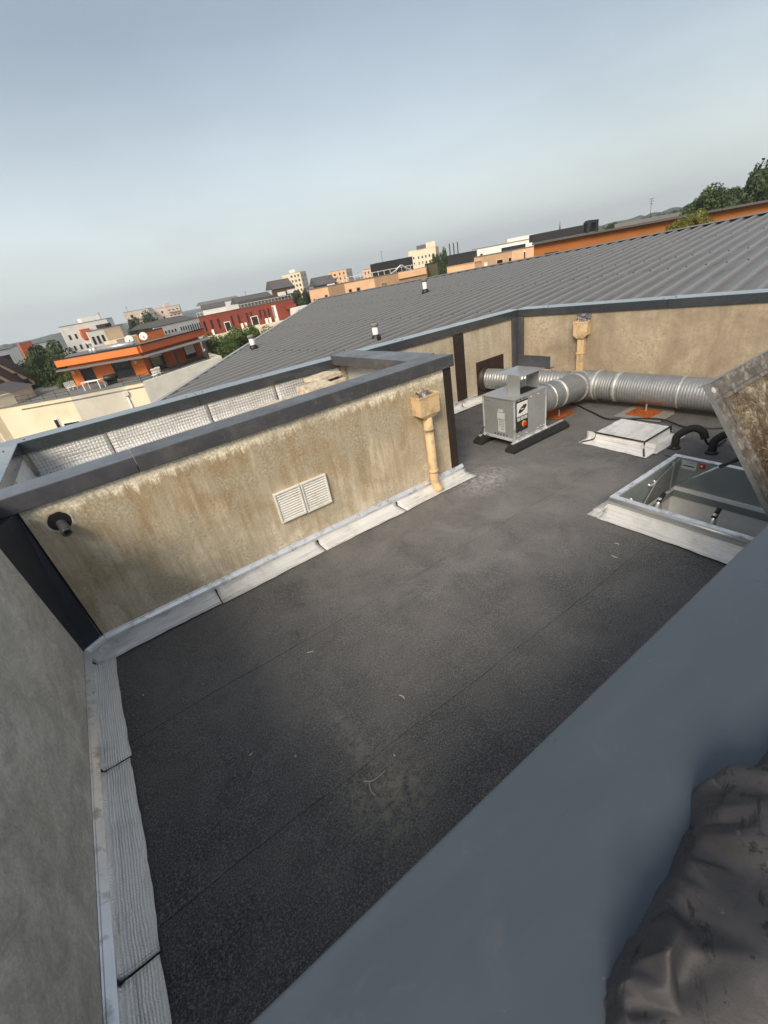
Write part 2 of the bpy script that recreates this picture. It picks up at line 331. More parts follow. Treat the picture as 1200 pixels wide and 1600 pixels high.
# ------------------------------------------------------------------ mesh helpers
class MB:
    def __init__(s): s.v = []; s.f = []
    def add(s, vs, fs):
        o = len(s.v); s.v += [tuple(map(float, p)) for p in vs]; s.f += [tuple(i+o for i in f) for f in fs]; return s
    def box(s, a, b, m=None):
        x0, y0, z0 = a; x1, y1, z1 = b
        vs = [(x0, y0, z0), (x1, y0, z0), (x1, y1, z0), (x0, y1, z0), (x0, y0, z1), (x1, y0, z1), (x1, y1, z1), (x0, y1, z1)]
        if m is not None: vs = [tuple(m @ Vector(p)) for p in vs]
        return s.add(vs, [(3, 2, 1, 0), (4, 5, 6, 7), (0, 1, 5, 4), (1, 2, 6, 5), (2, 3, 7, 6), (3, 0, 4, 7)])
    def hexa(s, bot, top):
        n = len(bot); vs = list(bot)+list(top)
        fs = [tuple(range(n-1, -1, -1)), tuple(range(n, 2*n))]+[(i, (i+1) % n, n+(i+1) % n, n+i) for i in range(n)]
        return s.add(vs, fs)
    def prism(s, poly, z0, z1):
        z0 = z0 if hasattr(z0, '__len__') else [z0]*len(poly); z1 = z1 if hasattr(z1, '__len__') else [z1]*len(poly)
        a = sum(poly[i][0]*poly[(i+1) % len(poly)][1]-poly[(i+1) % len(poly)][0]*poly[i][1] for i in range(len(poly)))
        if a < 0: poly = poly[::-1]; z0 = z0[::-1]; z1 = z1[::-1]
        return s.hexa([(p[0], p[1], z) for p, z in zip(poly, z0)], [(p[0], p[1], z) for p, z in zip(poly, z1)])
    def tube(s, path, rad, n=12, cap=True):
        P = [Vector(p) for p in path]; L = len(P)
        rad = rad if hasattr(rad, '__len__') else [rad]*L
        T = []
        for i in range(L):
            d = P[min(i+1, L-1)]-P[max(i-1, 0)]; T.append(d.normalized() if d.length > 1e-9 else (T[-1] if T else Vector((0, 0, 1))))
        u = T[0].orthogonal().normalized(); vs = []; fs = []
        for i in range(L):
            u = (u - T[i]*u.dot(T[i])).normalized(); w = T[i].cross(u)
            for k in range(n):
                a = 2*math.pi*k/n; vs.append(P[i]+(u*math.cos(a)+w*math.sin(a))*rad[i])
        for i in range(L-1):
            for k in range(n):
                k2 = (k+1) % n; fs.append((i*n+k, i*n+k2, (i+1)*n+k2, (i+1)*n+k))
        if cap: fs.append(tuple(range(n-1, -1, -1))); fs.append(tuple((L-1)*n+k for k in range(n)))
        return s.add(vs, fs)
    def grid(s, pts, nx, ny):
        return s.add(pts, [(j*nx+i, j*nx+i+1, (j+1)*nx+i+1, (j+1)*nx+i) for j in range(ny-1) for i in range(nx-1)])
    def mesh(s, name):
        me = bpy.data.meshes.new(name); me.from_pydata(s.v, [], s.f); me.update(); return me
    def build(s, name, mat, parent=None, smooth=False, bevel=0, seg=2):
        return link(name, s.mesh(name), mat, parent, smooth, bevel, seg)
def link(name, me, mat, parent=None, smooth=False, bevel=0, seg=2):
    o = bpy.data.objects.new(name, me); COL.objects.link(o)
    if mat is not None and not me.materials: me.materials.append(K[mat] if isinstance(mat, str) else mat)
    if parent is not None:
        o.parent = parent; o.matrix_parent_inverse = Matrix.Translation(-Vector(parent.location)) if parent.type == 'EMPTY' else Matrix()
    if smooth: me.polygons.foreach_set('use_smooth', [True]*len(me.polygons))
    if bevel:
        bv = o.modifiers.new('bevel', 'BEVEL'); bv.width = bevel; bv.segments = seg; bv.limit_method = 'ANGLE'; bv.angle_limit = R_(40)
        bv.harden_normals = False
    return o
def tag(o, label=None, cat=None, group=None, kind=None):
    if label: o['label'] = label
    if cat: o['category'] = cat
    if group: o['group'] = group
    if kind: o['kind'] = kind
    return o
def thing(name, loc, label, cat, group=None):
    o = bpy.data.objects.new(name, None); COL.objects.link(o); o.location = [float(x) for x in loc]; o.empty_display_size = .2
    return tag(o, label, cat, group)
def dup(o, off, parent=None):
    """copy a thing, its parts and their sub-parts, moved by off"""
    c = o.copy(); COL.objects.link(c)
    if parent is None: c.location = Vector(o.location)+Vector(off)
    else: c.parent = parent
    for ch in list(o.children): dup(ch, off, c)
    return c
def jit(a): return random.uniform(-a, a)

# ------------------------------------------------------------------ ground and far land
gm = MB(); gm.box((-1500, -400, -14), (1800, 1800, -13)); tag(gm.build('ground', 'ground'), kind='structure')
rd = MB(); rd.prism([(-60, 66), (10, 63), (60, 90), (60, 98), (10, 71), (-60, 74)], -12.996, -12.99); tag(rd.build('street', 'road'), kind='structure')
def hill(name, pts, ridge_d, mat='hill'):
    """pts: (u, v) skyline points; the ridge stands ridge_d metres away"""
    b = MB(); rows = []
    for k, (dd, hh) in enumerate(((.62, 0), (.75, .45), (.88, .82), (1, 1), (1.2, .7))):
        row = []
        for i in range(len(pts)*6-5):
            a = i/6; j = min(int(a), len(pts)-2); f = a-j
            u = pts[j][0]*(1-f)+pts[j+1][0]*f; v = pts[j][1]*(1-f)+pts[j+1][1]*f
            p = far(u, v, ridge_d); z = p[2]+jit(.9) if k else p[2]
            q = EYE+(p-EYE)*dd; row.append((q[0], q[1], -13.5+(z+13.5)*hh))
        rows.append(row)
    n = len(rows[0]); b.grid([p for r in rows for p in r], n, len(rows))
    return tag(b.build(name, mat, None, True), kind='structure')
hill('hill', [(-260, 592), (-60, 550), (0, 539), (40, 532), (88, 520), (120, 520), (200, 508), (330, 484), (420, 466), (520, 448)], 900)
hill('hill', [(880, 368), (940, 351), (1000, 337), (1050, 325), (1100, 316), (1180, 297), (1300, 270), (1500, 230)], 420)

# ------------------------------------------------------------------ roof deck with welded felt strips
def wall_b(y, off=0):           # x of the oblique right-hand wall face at y
    return 7.27+(6.21-y)*.162+off
deck = MB(); deck.prism([(-1.3, .2), (8.4, .2), (7.2, 6.3), (-1.3, 6.3)], -.6, -.55)
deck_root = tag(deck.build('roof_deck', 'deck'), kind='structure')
def felt(y0, y1, x0, xr, zoff, hole=None, cut=None):
    xs = set(np.round(np.linspace(x0, 8.4, 46), 3)); ys = set(np.round(np.linspace(y0, y1, 9), 3))
    if hole:
        xs |= {hole[0], hole[1]}; ys |= {q for q in (hole[2], hole[3]) if y0 < q < y1}
    if cut: xs.add(cut)
    xs = sorted(xs); ys = sorted(ys); b = MB(); pts = []
    rr = random.Random(int(y0*100))
    for y in ys:
        for x in xs:
            edge = .001 if (y == ys[0]) else 0
            yy = y+(rr.uniform(-.007, .007)+.012*math.sin(x*1.3+y) if y == ys[0] else 0)
            pts.append((min(x, wall_b(y, .1)), yy, zoff+.004*math.sin(x*2.1+y*3)+.003*math.sin(x*5.3-y*1.7)+rr.uniform(-.0012, .0012)+edge))
    n = len(xs); fs = []
    for j in range(len(ys)-1):
        for i in range(n-1):
            mx_, my_ = (xs[i]+xs[i+1])/2, (ys[j]+ys[j+1])/2
            if hole and hole[0] < mx_ < hole[1] and hole[2] < my_ < hole[3]: continue
            if cut and mx_ < cut and my_ > 4.1: continue
            fs.append((j*n+i, j*n+i+1, (j+1)*n+i+1, (j+1)*n+i))
    b.add(pts, fs)
    # thin lip along the overlapping edge
    lip = [(p[0], p[1], p[2]) for p in pts[:n]]; low = [(p[0], p[1]-.001, p[2]-.008) for p in pts[:n]]
    b.add(lip+low, [(i, n+i, n+i+1, i+1) for i in range(n-1) if not (hole and hole[0] < (xs[i]+xs[i+1])/2 < hole[1] and hole[2] < y0 < hole[3])])
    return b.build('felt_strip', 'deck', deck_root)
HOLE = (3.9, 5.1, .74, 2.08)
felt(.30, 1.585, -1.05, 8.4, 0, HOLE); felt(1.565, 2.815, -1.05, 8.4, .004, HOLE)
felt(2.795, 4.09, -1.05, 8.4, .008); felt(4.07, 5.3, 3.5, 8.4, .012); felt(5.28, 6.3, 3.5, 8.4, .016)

# ------------------------------------------------------------------ parapet walls
def membrane(profile, s0, s1, origin, dirv, outv, mat, parent, edge=.02, name='foil_strip', seed=0, gap=.006):
    """foil-faced felt: profile = (out, z) points swept from s0 to s1 along dirv, last point has a wavy edge"""
    rr = random.Random(seed); n = max(6, int((s1-s0)/.05)); b = MB(); pts = []
    o = Vector(origin); d = Vector(dirv); w = Vector(outv); m = len(profile)
    ph = rr.uniform(0, 6)
    for j, (ou, z) in enumerate(profile):
        for i in range(n+1):
            s = s0+gap+(s1-s0-2*gap)*i/n
            e = 0
            if j == m-1: e = edge*(math.sin(s*3.1+ph)*.45+math.sin(s*17+ph*2)*.10)+rr.uniform(-.0025, .0025)
            wob = .004*math.sin(s*11+j*1.3+ph) if 0 < j < m-1 else 0
            pts.append(tuple(o+d*s+w*(ou+e+wob)+Vector((0, 0, z+(rr.uniform(-.0015, .0015) if j else 0)))))
    b.grid(pts, n+1, m)
    ob = b.build(name, mat, parent, True)
    so_ = ob.modifiers.new('solid', 'SOLIDIFY'); so_.thickness = .004; so_.offset = 0
    return ob
PROF = [(.012, .080), (.014, .055), (.03, .030), (.07, .026), (.14, .025), (.22, .0245)]
PROF_L = [(.012, .080), (.014, .055), (.03, .030), (.07, .026), (.13, .025), (.195, .0245)]

# --- front wall of the raised trough
fw = thing('parapet_wall', (1.3, 4.05, 0), 'brown stained beige wall carrying two white louvres, under a dark grey coping', 'wall')
MB().box((-.86, 4.05, -.3), (3.55, 4.29, 1.46)).build('render_panel', 'render_box', fw)
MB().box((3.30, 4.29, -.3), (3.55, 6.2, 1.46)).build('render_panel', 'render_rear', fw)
MB().box((3.425, 4.043, .16), (3.545, 4.05, 1.46)).build('corner_strip', 'brown', fw)
b = MB(); b.prism([(-1.55, 4.01), (.02, 4.01), (.02, 4.33), (-1.55, 4.33)], 1.462, 1.60); b.build('coping', 'coping', fw, False, .006)
b = MB(); b.prism([(.024, 4.01), (3.58, 4.01), (3.50, 4.33), (.024, 4.33)], 1.462, 1.60); b.build('coping', 'coping_worn', fw, False, .006)
b = MB(); b.prism([(3.15, 4.334), (3.57, 4.334), (3.44, 6.19), (3.07, 6.19)], 1.458, 1.597); b.build('coping', 'coping_worn', fw, False, .006)
b = MB(); b.prism([(-1.36, 4.334), (-.95, 4.334), (-.95, 6.19), (-1.36, 6.19)], 1.46, 1.597); b.build('coping', 'coping_pale', fw, False, .006)
b = MB(); b.hexa([(-1.0, 3.96, -.1), (-.855, 4.05, -.1), (-.855, 4.2, -.1), (-1.2, 4.2, -.1)], [(-1.0, 3.73, 1.462), (-.872, 4.05, 1.462), (-.872, 4.2, 1.462), (-1.2, 4.2, 1.462)])
b.build('corner_post', 'anthracite_shade', fw)
b = MB(); b.hexa([(-.855, 4.049, .16), (-.838, 4.043, .16), (-.838, 4.052, .16), (-.855, 4.06, .16)], [(-.872, 4.049, 1.46), (-.858, 4.043, 1.46), (-.858, 4.052, 1.46), (-.872, 4.06, 1.46)])
b.build('sealant_joint', 'black', fw)
MB().box((-1.36, 4.2, .9), (-.99, 6.2, 1.46)).build('render_panel', 'cement', fw)
# trough floor and its foil upstands
MB().box((-.99, 4.29, 1.05), (3.3, 6.2, 1.17)).build('trough_floor', 'render_rear', fw)
# zinc strip and foil skirt on the front
b = MB(); b.box((-.93, 4.036, .085), (3.61, 4.049, .158)); b.hexa([(-.83, 4.012, .122), (3.61, 4.012, .122), (3.61, 4.036, .12), (-.83, 4.036, .12)], [(-.83, 4.012, .126), (3.61, 4.012, .126), (3.61, 4.046, .163), (-.83, 4.046, .163)]); b.build('flashing_strip', 'galv_light', fw)
for i, (a, c) in enumerate(((-.97, .17), (.17, 1.35), (1.35, 2.47), (2.47, 3.66))):
    membrane(PROF, a, c, (0, 4.05, 0), (1, 0, 0), (0, -1, 0), 'alu', fw, .022, seed=i)
DV = Vector((.145, .09, 0)).normalized(); DO = Vector((DV.y, -DV.x, 0))
membrane(PROF, -.01, .19, (-1.0, 3.955, 0), DV, DO, 'alu', fw, .01, seed=5, gap=0)
b = MB(); o_ = Vector((-1.0, 3.955, 0))
for (a0, a1, z0_, z1_) in ((.001, .014, .085, .158), (.0145, .036, .128, .140)):
    q = [o_+DO*a0, o_+DO*a1, o_+DV*.18+DO*a1, o_+DV*.18+DO*a0]; b.prism([(p_.x, p_.y) for p_ in q], z0_, z1_)
b.build('flashing_strip', 'galv_light', fw)
# rear upstand inside the trough (diamond foil)
for i, (a, c) in enumerate(((-.95, -.12), (-.12, 1.12), (1.12, 2.1), (2.1, 3.2))):
    membrane([(.004, 1.47), (.008, 1.40), (.012, 1.28), (.016, 1.20), (.05, 1.178), (.2, 1.175)], a, c, (0, 6.2, 0), (1, 0, 0), (0, -1, 0), 'alu_weave', fw, .01, seed=i+20)
for i, (a, c) in enumerate(((4.35, 5.2), (5.2, 6.17))):
    membrane([(.004, 1.46), (.01, 1.36), (.016, 1.20), (.06, 1.178), (.2, 1.175)], a, c, (-.99, 0, 0), (0, 1, 0), (1, 0, 0), 'alu_y', fw, .01, seed=i+30)
    membrane([(.004, 1.46), (.01, 1.36), (.016, 1.20), (.06, 1.178), (.15, 1.175)], a, c, (3.3, 0, 0), (0, 1, 0), (-1, 0, 0), 'alu_weave', fw, .01, seed=i+40)

# --- rear wall (runs behind the trough and the fan)
rw = thing('parapet_wall', (5.4, 6.2, 0), 'long beige rear wall with brown strip and duct panel behind the fan unit', 'wall')
def ztop(x): return 1.595-.0135*(x+1)
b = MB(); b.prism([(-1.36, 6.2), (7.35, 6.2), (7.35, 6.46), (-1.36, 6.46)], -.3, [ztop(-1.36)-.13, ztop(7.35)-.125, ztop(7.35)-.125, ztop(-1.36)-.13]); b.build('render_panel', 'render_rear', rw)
def slope_coping(x0, x1, mat, h=.135):
    b = MB(); p = [(x0, 6.17), (x1, 6.17), (x1, 6.47), (x0, 6.47)]
    b.prism(p, [ztop(x)-h for x, _ in p], [ztop(x)+(.004 if y > 6.3 else 0) for x, y in p]); return b.build('coping', mat, rw, False, .005)
slope_coping(-1.36, 1.04, 'coping_pale'); slope_coping(1.044, 3.20, 'coping_pale'); slope_coping(3.204, 7.32, 'coping_pale')
MB().box((5.55, 6.19, .16), (5.80, 6.2, 1.36)).build('brown_strip', 'brown', rw)
MB().box((6.08, 6.188, .12), (6.83, 6.2, .76)).build('metal_panel', 'brown', rw, False, .003)
MB().box((7.08, 6.17, 0), (7.34, 6.21, 1.36)).build('corner_post', 'coping', rw, False, .004)
b = MB(); b.box((3.55, 6.186, .085), (6.05, 6.199, .155)); b.box((3.55, 6.172, .15), (6.05, 6.186, .156)); b.build('flashing_strip', 'galv_light', rw)
for i, (a, c) in enumerate(((3.57, 4.6), (4.6, 5.65), (5.65, 7.2))):
    membrane([(.012, .09), (.014, .065), (.03, .038), (.1, .034), (.2, .033)], a, c, (0, 6.2, 0), (1, 0, 0), (0, -1, 0), 'alu', rw, .015, seed=i+50)

# --- oblique wall on the right
sw = thing('parapet_wall', (7.6, 4.2, 0), 'rough beige wall on the right, behind the long spiral duct', 'wall')
DB = Vector((.160, -.987, 0)).normalized(); NB = Vector((DB.y, -DB.x, 0)); NB = NB if NB.x < 0 else -NB   # NB faces the roof
PB = Vector((7.27, 6.21, 0))
def wb(s, o, z): q = PB+DB*s+NB*o; return (q.x, q.y, z)
def wbox(s0, s1, o0, o1, z0, z1): 
    b = MB(); b.hexa([wb(s0, o0, z0), wb(s0, o1, z0), wb(s1, o1, z0), wb(s1, o0, z0)][::-1] if False else [wb(s0, o0, z0), wb(s1, o0, z0), wb(s1, o1, z0), wb(s0, o1, z0)], [wb(s0, o0, z1), wb(s1, o0, z1), wb(s1, o1, z1), wb(s0, o1, z1)]); return b
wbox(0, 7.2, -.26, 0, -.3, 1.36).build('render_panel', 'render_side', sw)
wbox(-.02, 2.6, -.31, .03, 1.355, 1.482).build('coping', 'coping_pale', sw, False, .005)
wbox(2.604, 7.3, -.31, .03, 1.355, 1.482).build('coping', 'coping_pale', sw, False, .005)
wbox(.03, .15, .0, .03, 0, 1.355).build('corner_post', 'coping', sw, False, .004)
membrane([(.01, .10), (.014, .06), (.03, .024), (.1, .02), (.16, .019)], .15, 7.0, PB, DB, NB, 'slate_pad', sw, .01, 'felt_upstand', 61)

# --- left wall
lw = thing('parapet_wall', (-1.0, 2.2, 0), 'plain grey cement wall in shade on the left', 'wall')
b = MB(); b.hexa([(-1.3, -.6, -.3), (-1.0, -.6, -.3), (-1.0, 3.985, -.3), (-1.3, 3.985, -.3)], [(-1.3, -.6, 1.46), (-1.0, -.6, 1.46), (-1.0, 3.73, 1.46), (-1.3, 3.73, 1.46)]); b.build('render_panel', 'cement', lw)
MB().box((-1.36, -.6, 1.462), (-.96, 4.005, 1.60)).build('coping', 'coping', lw, False, .006)
b = MB(); b.box((-.999, .3, .085), (-.986, 3.96, .158)); b.hexa([(-.986, .3, .12), (-.954, .3, .122), (-.954, 3.955, .122), (-.986, 3.955, .12)], [(-.996, .3, .163), (-.954, .3, .126), (-.954, 3.955, .126), (-.996, 3.955, .163)]); b.build('flashing_strip', 'galv_light', lw)
for i, (a, c) in enumerate(((.3, 1.45), (1.45, 2.66), (2.66, 3.86))):
    membrane(PROF_L, a, c, (-1.0, 0, 0), (0, 1, 0), (1, 0, 0), 'alu_y', lw, .018, seed=i+70)
    for q in ([a] if i else []):
        bb = MB(); bb.tube([(-.985, q, .075), (-.975, q-.004, .03), (-.94, q, .018), (-.80, q+.012, .013)], [.011, .010, .008, .006], 6); bb.build('bitumen_bead', 'black', lw)
for q in (.17, 1.35, 2.47):
    bb = MB(); bb.tube([(q, 4.035, .075), (q+.003, 4.03, .03), (q, 3.99, .017), (q+.01, 3.85, .013)], [.009, .008, .006, .004], 6); bb.build('bitumen_bead', 'black', fw)

# --- the wall the photographer leans over
nw = thing('parapet_wall', (3, 0, 0), 'smooth blue grey metal coping along the lower right corner', 'wall')
b = MB(); b.prism([(-.95, .378), (9, .40), (9, -.55), (-.95, -.55)], 1.48, 1.60); b.build('coping', 'coping_blue', nw, False, .008, 3)
MB().box((-.95, -.5, -.3), (9, .34, 1.48)).build('render_panel', 'cement', nw)

# small screws on the copings
def screws(parent, pts):
    b = MB()
    for (x, y, z) in pts: b.tube([(x, y, z-.002), (x, y, z+.006), (x, y, z+.009)], [.011, .011, .006], 8)
    return tag(b.build('screw_heads', 'lead', parent), kind='stuff')
screws(fw, [(.93, 4.2, 1.6), (1.15, 4.22, 1.6), (-1.06, 5.9, 1.597), (-1.05, 4.7, 1.597), (2.4, 4.17, 1.6), (3.0, 4.2, 1.6)])
screws(rw, [(.92, 6.3, ztop(.92)), (1.14, 6.31, ztop(1.14)), (4.4, 6.33, ztop(4.4)), (4.5, 6.28, ztop(4.5)), (2.0, 6.35, ztop(2)), (-.9, 6.3, ztop(-.9))])
screws(sw, [wb(.5, -.1, 1.482), wb(.56, -.16, 1.482), wb(2.5, -.1, 1.482), wb(2.66, -.14, 1.482), wb(4, -.12, 1.482)])

# ------------------------------------------------------------------ louvre vents on the front wall
def louvre(x0, x1, z0, z1, sh, label):
    t = thing('wall_vent', ((x0+x1)/2, 4.05, z0), label, 'vent', 'white louvres on the stained wall')
    y0, y1 = 4.018, 4.05; fr = MB(); w = .018
    def zz(x, z): return z-sh*(x-x0)
    for (a, c, d, e_) in ((x0, x1, z1-w, z1), (x0, x1, z0, z0+w)): fr.box((a, y0, d), (c, y1, e_))
    for (a, c) in ((x0, x0+w), (x1-w, x1)): fr.box((a, y0, z0+w), (c, y1, z1-w))
    fr.build('frame', 'white', t, False, .003)
    MB().box((x0+w, 4.044, z0+w), (x1-w, 4.049, z1-w)).build('back_plate', 'galv_dark', t)
    n = 11; h = (z1-z0-2*w)/n
    me = None
    for i in range(n):
        z = z0+w+h*(i+.5)
        s = MB(); s.hexa([(x0+w, y0+.004, z-h*.36), (x1-w, y0+.004, z-h*.36), (x1-w, y0+.008, z-h*.36), (x0+w, y0+.008, z-h*.36)],
                         [(x0+w, y1-.012, z+h*.22), (x1-w, y1-.012, z+h*.22), (x1-w, y1-.007, z+h*.22), (x0+w, y1-.007, z+h*.22)])
        s.build('slat', 'white', t)
louvre(1.03, 1.325, .455, .80, 0, 'left white louvre of the pair low on the stained wall')
louvre(1.335, 1.64, .45, .80, 0, 'right white louvre of the pair low on the stained wall')

# ------------------------------------------------------------------ downpipes
def downpipe(label, P, out, al, w=.185, dep=.2, ztp=1.27, round_=True, zb=.02):
    """P on wall face below hopper centre, out = outward unit, al = along unit"""
    P = Vector(P); out = Vector(out); al = Vector(al)
    t = thing('downpipe', (P.x, P.y, 0), label, 'downpipe', 'cream downpipes with hopper heads')
    q = lambda a, o, z: tuple(P+al*a+out*o+Vector((0, 0, z)))
    b = MB(); zt, zm, z0 = ztp, ztp-.225, ztp-.28
    th = .012
    def shell(a0, a1, o0, o1, za, zb_):
        b.hexa([q(a0, o0, za), q(a1, o0, za), q(a1, o1, za), q(a0, o1, za)], [q(a0, o0, zb_), q(a1, o0, zb_), q(a1, o1, zb_), q(a0, o1, zb_)])
    shell(-w, -w+th, .004, dep, zm, zt); shell(w-th, w, .004, dep, zm, zt); shell(-w+th, w-th, .004, .004+th, zm, zt+.03); shell(-w+th, w-th, dep-th, dep, zm, zt)
    b.hexa([q(-.06, .03, z0), q(.06, .03, z0), q(.06, .13, z0), q(-.06, .13, z0)], [q(-w, .004, zm), q(w, .004, zm), q(w, dep, zm), q(-w, dep, zm)])
    b.build('hopper', 'cream', t, False, .004)
    rim = MB(); rim_o = .007
    for (a0, a1, o0, o1) in ((-w-rim_o, w+rim_o, dep, dep+rim_o), (-w-rim_o, -w, .004, dep), (w, w+rim_o, .004, dep)):
        rim.hexa([q(a0, o0, zt-.02), q(a1, o0, zt-.02), q(a1, o1, zt-.02), q(a0, o1, zt-.02)], [q(a0, o0, zt+.004), q(a1, o0, zt+.004), q(a1, o1, zt+.004), q(a0, o1, zt+.004)])
    rim.build('rim', 'cream', t)
    # crumpled lead spout inside
    rr = random.Random(3); g = MB(); pts = []
    for j in range(7):
        for i in range(9):
            a = -w*.55+i*w*1.1/8; o = .02+j*.09/6
            pts.append(q(a+rr.uniform(-.012, .012), o, zt-.01+.032*math.sin(j*.9+.4)+.014*math.cos(i*1.3)+rr.uniform(-.012, .012)))
    g.grid(pts, 9, 7); ob = g.build('lead_spout', 'lead', t, False); so_ = ob.modifiers.new('s', 'SOLIDIFY'); so_.thickness = .006
    if round_:
        pp = [q(0, .085, z0+.01), q(0, .085, .17), q(0, .095, .12), q(.0, .15, .05), q(0, .17, .03)]
        MB().tube(pp, .056, 20).build('pipe', 'cream', t, True)
        for z in (z0-.14, .30):
            MB().tube([q(0, .085, z-.02), q(0, .085, z+.02)], .063, 20).build('collar', 'cream', t, True)
            MB().box((-.01, -.01, -.012), (.01, .01, .012), Matrix.Translation(q(.075, .06, z))).build('bracket', 'cream', t)
    else:
        b = MB(); b.hexa([q(-.06, .012, zb), q(.06, .012, zb), q(.06, .1, zb), q(-.06, .1, zb)], [q(-.06, .012, z0+.01), q(.06, .012, z0+.01), q(.06, .1, z0+.01), q(-.06, .1, z0+.01)]); b.build('pipe', 'cream', t, False, .008)
        b = MB(); b.hexa([q(-.068, .010, z0-.28), q(.068, .010, z0-.28), q(.068, .108, z0-.28), q(-.068, .108, z0-.28)], [q(-.068, .010, z0-.25), q(.068, .010, z0-.25), q(.068, .108, z0-.25), q(-.068, .108, z0-.25)]); b.build('collar', 'cream', t, False, .004)
    return t
downpipe('cream hopper and round downpipe on the brown stained wall', (3.055, 4.05, 0), (0, -1, 0), (1, 0, 0), .148, .16)
_hb = PB+DB*1.32
d2 = downpipe('cream square downpipe with torn lead spout on the right wall', (_hb.x, _hb.y, 0), NB, DB, .125, .14, 1.23, False)
g = MB(); rr = random.Random(9); pts = []
for j in range(6):
    for i in range(7):
        q = _hb+DB*(-.13+i*.26/6+rr.uniform(-.01, .01))+NB*(.008+.02*rr.random()+.012*j*(j < 2)); pts.append((q.x, q.y, 1.24+j*.024+rr.uniform(-.012, .012)))
g.grid(pts, 7, 6); ob = g.build('torn_flashing', 'lead', d2); ob.modifiers.new('s', 'SOLIDIFY').thickness = .005

# overflow pipe in a broken hole near the left corner
dp = thing('overflow_pipe', (-.62, 4.05, 1.2), 'short grey pipe poking out of a hole near the left corner', 'pipe')
MB().tube([(-.66, 4.06, 1.265), (-.655, 4.045, 1.262), (-.648, 4.0, 1.245), (-.64, 3.93, 1.215), (-.64, 3.925, 1.213), (-.64, 3.93, 1.215), (-.648, 4.0, 1.245)], [.037, .037, .037, .037, .031, .031, .03], 20, False).build('pipe', 'pipe_grey', dp, True)
MB().tube([(-.6402, 3.9262, 1.2136), (-.6405, 3.930, 1.2155)], .0335, 18).build('bore_dark_disc', 'black', dp)  # black disc painted in for the dark inside of the pipe
b = MB(); ring = []; n = 22
for k in range(n):
    a = 2*math.pi*k/n; ring.append((-.66+.082*math.cos(a)*(1+jit(.03)), 4.0465, 1.285+.082*math.sin(a)*(1+jit(.03))))
b.add(ring, [tuple(range(n))[::-1]]); b.build('hole', 'black', dp)  # flat black disc stands in for the darkness of the hole
b = MB(); vs = []
for k in range(n):
    a = 2*math.pi*k/n; c_, s_ = math.cos(a), math.sin(a)
    r1 = .080+jit(.003); r2 = .115+jit(.02)
    vs += [(-.66+r1*c_, 4.046, 1.285+r1*s_), (-.66+(r1+.012)*c_, 4.0435, 1.285+(r1+.012)*s_), (-.66+r2*c_, 4.0495, 1.285+r2*s_)]
fs = []
for k in range(n):
    k2 = (k+1) % n; fs += [(k*3, k*3+1, k2*3+1, k2*3), (k*3+1, k*3+2, k2*3+2, k2*3+1)]
b.add(vs, fs); b.build('mortar_ring', 'render_rear', dp)

# ------------------------------------------------------------------ paving slabs lying in the trough
def slab(x, y, z, w, d, h, rot, tilt, label):
    m = Matrix.Translation((x, y, z)) @ Matrix.Rotation(rot, 4, 'Z') @ Matrix.Rotation(tilt, 4, 'X')
    rr = random.Random(label); b = MB(); nx, ny = 7, 5
    top = []; bot = []
    for j in range(ny):
        for i in range(nx):
            ex = (rr.uniform(-.008, .008) if i in (0, nx-1) else 0); ey = (rr.uniform(-.008, .008) if j in (0, ny-1) else 0)
            px, py = -w/2+w*i/(nx-1)+ex, -d/2+d*j/(ny-1)+ey
            top.append(m @ Vector((px, py, h+rr.uniform(-.003, .003)))); bot.append(m @ Vector((px, py, rr.uniform(0, .003))))
    b.grid([tuple(p) for p in top], nx, ny)
    o = len(b.v); b.v += [tuple(p) for p in bot]
    b.f += [tuple(reversed((o+j*nx+i, o+j*nx+i+1, o+(j+1)*nx+i+1, o+(j+1)*nx+i))) for j in range(ny-1) for i in range(nx-1)]
    loop = [(i, 0) for i in range(nx)]+[(nx-1, j) for j in range(1, ny)]+[(i, ny-1) for i in range(nx-2, -1, -1)]+[(0, j) for j in range(ny-2, 0, -1)]
    ids = [j*nx+i for i, j in loop]
    for k in range(len(ids)):
        a, c = ids[k], ids[(k+1) % len(ids)]; b.f.append((a, o+a, o+c, c))
    return tag(b.build('concrete_slab', 'concrete', None, False, .004), label, 'paving slab', 'mossy slabs stacked in the trough')
slab(2.40, 5.52, 1.172, .46, .44, .10, R_(4), 0, 'mossy slab at the bottom of the nearer stack behind the coping')
slab(2.44, 5.54, 1.285, .40, .40, .11, R_(-2), 0, 'thick mossy slab topping the nearer stack behind the coping')
slab(2.84, 5.92, 1.172, .40, .36, .08, R_(14), 0, 'broken slab at the bottom of the farther stack behind the coping')
slab(2.80, 5.90, 1.275, .42, .36, .05, R_(5), R_(1.5), 'middle slab of the farther stack behind the coping')
slab(2.75, 5.93, 1.355, .40, .38, .055, R_(11), R_(-1), 'pale slab topping the farther stack behind the coping')
slab(1.95, 5.86, 1.172, .55, .40, .06, R_(2), 0, 'single low slab left of the two slab stacks in the trough')
for q_ in ((2.44, 5.54, 1.272), (2.80, 5.90, 1.252), (2.78, 5.92, 1.325)):
    tag(MB().box((q_[0]-.15, q_[1]-.14, q_[2]), (q_[0]+.15, q_[1]+.14, q_[2]+(.013 if q_[2] > 1.26 and q_[2] < 1.3 else .023 if q_[2] < 1.26 else .03))).build('mortar_packer', 'brown'), 'dark mortar packer squeezed between stacked slabs behind the coping', 'packer', 'packers between the stacked slabs')

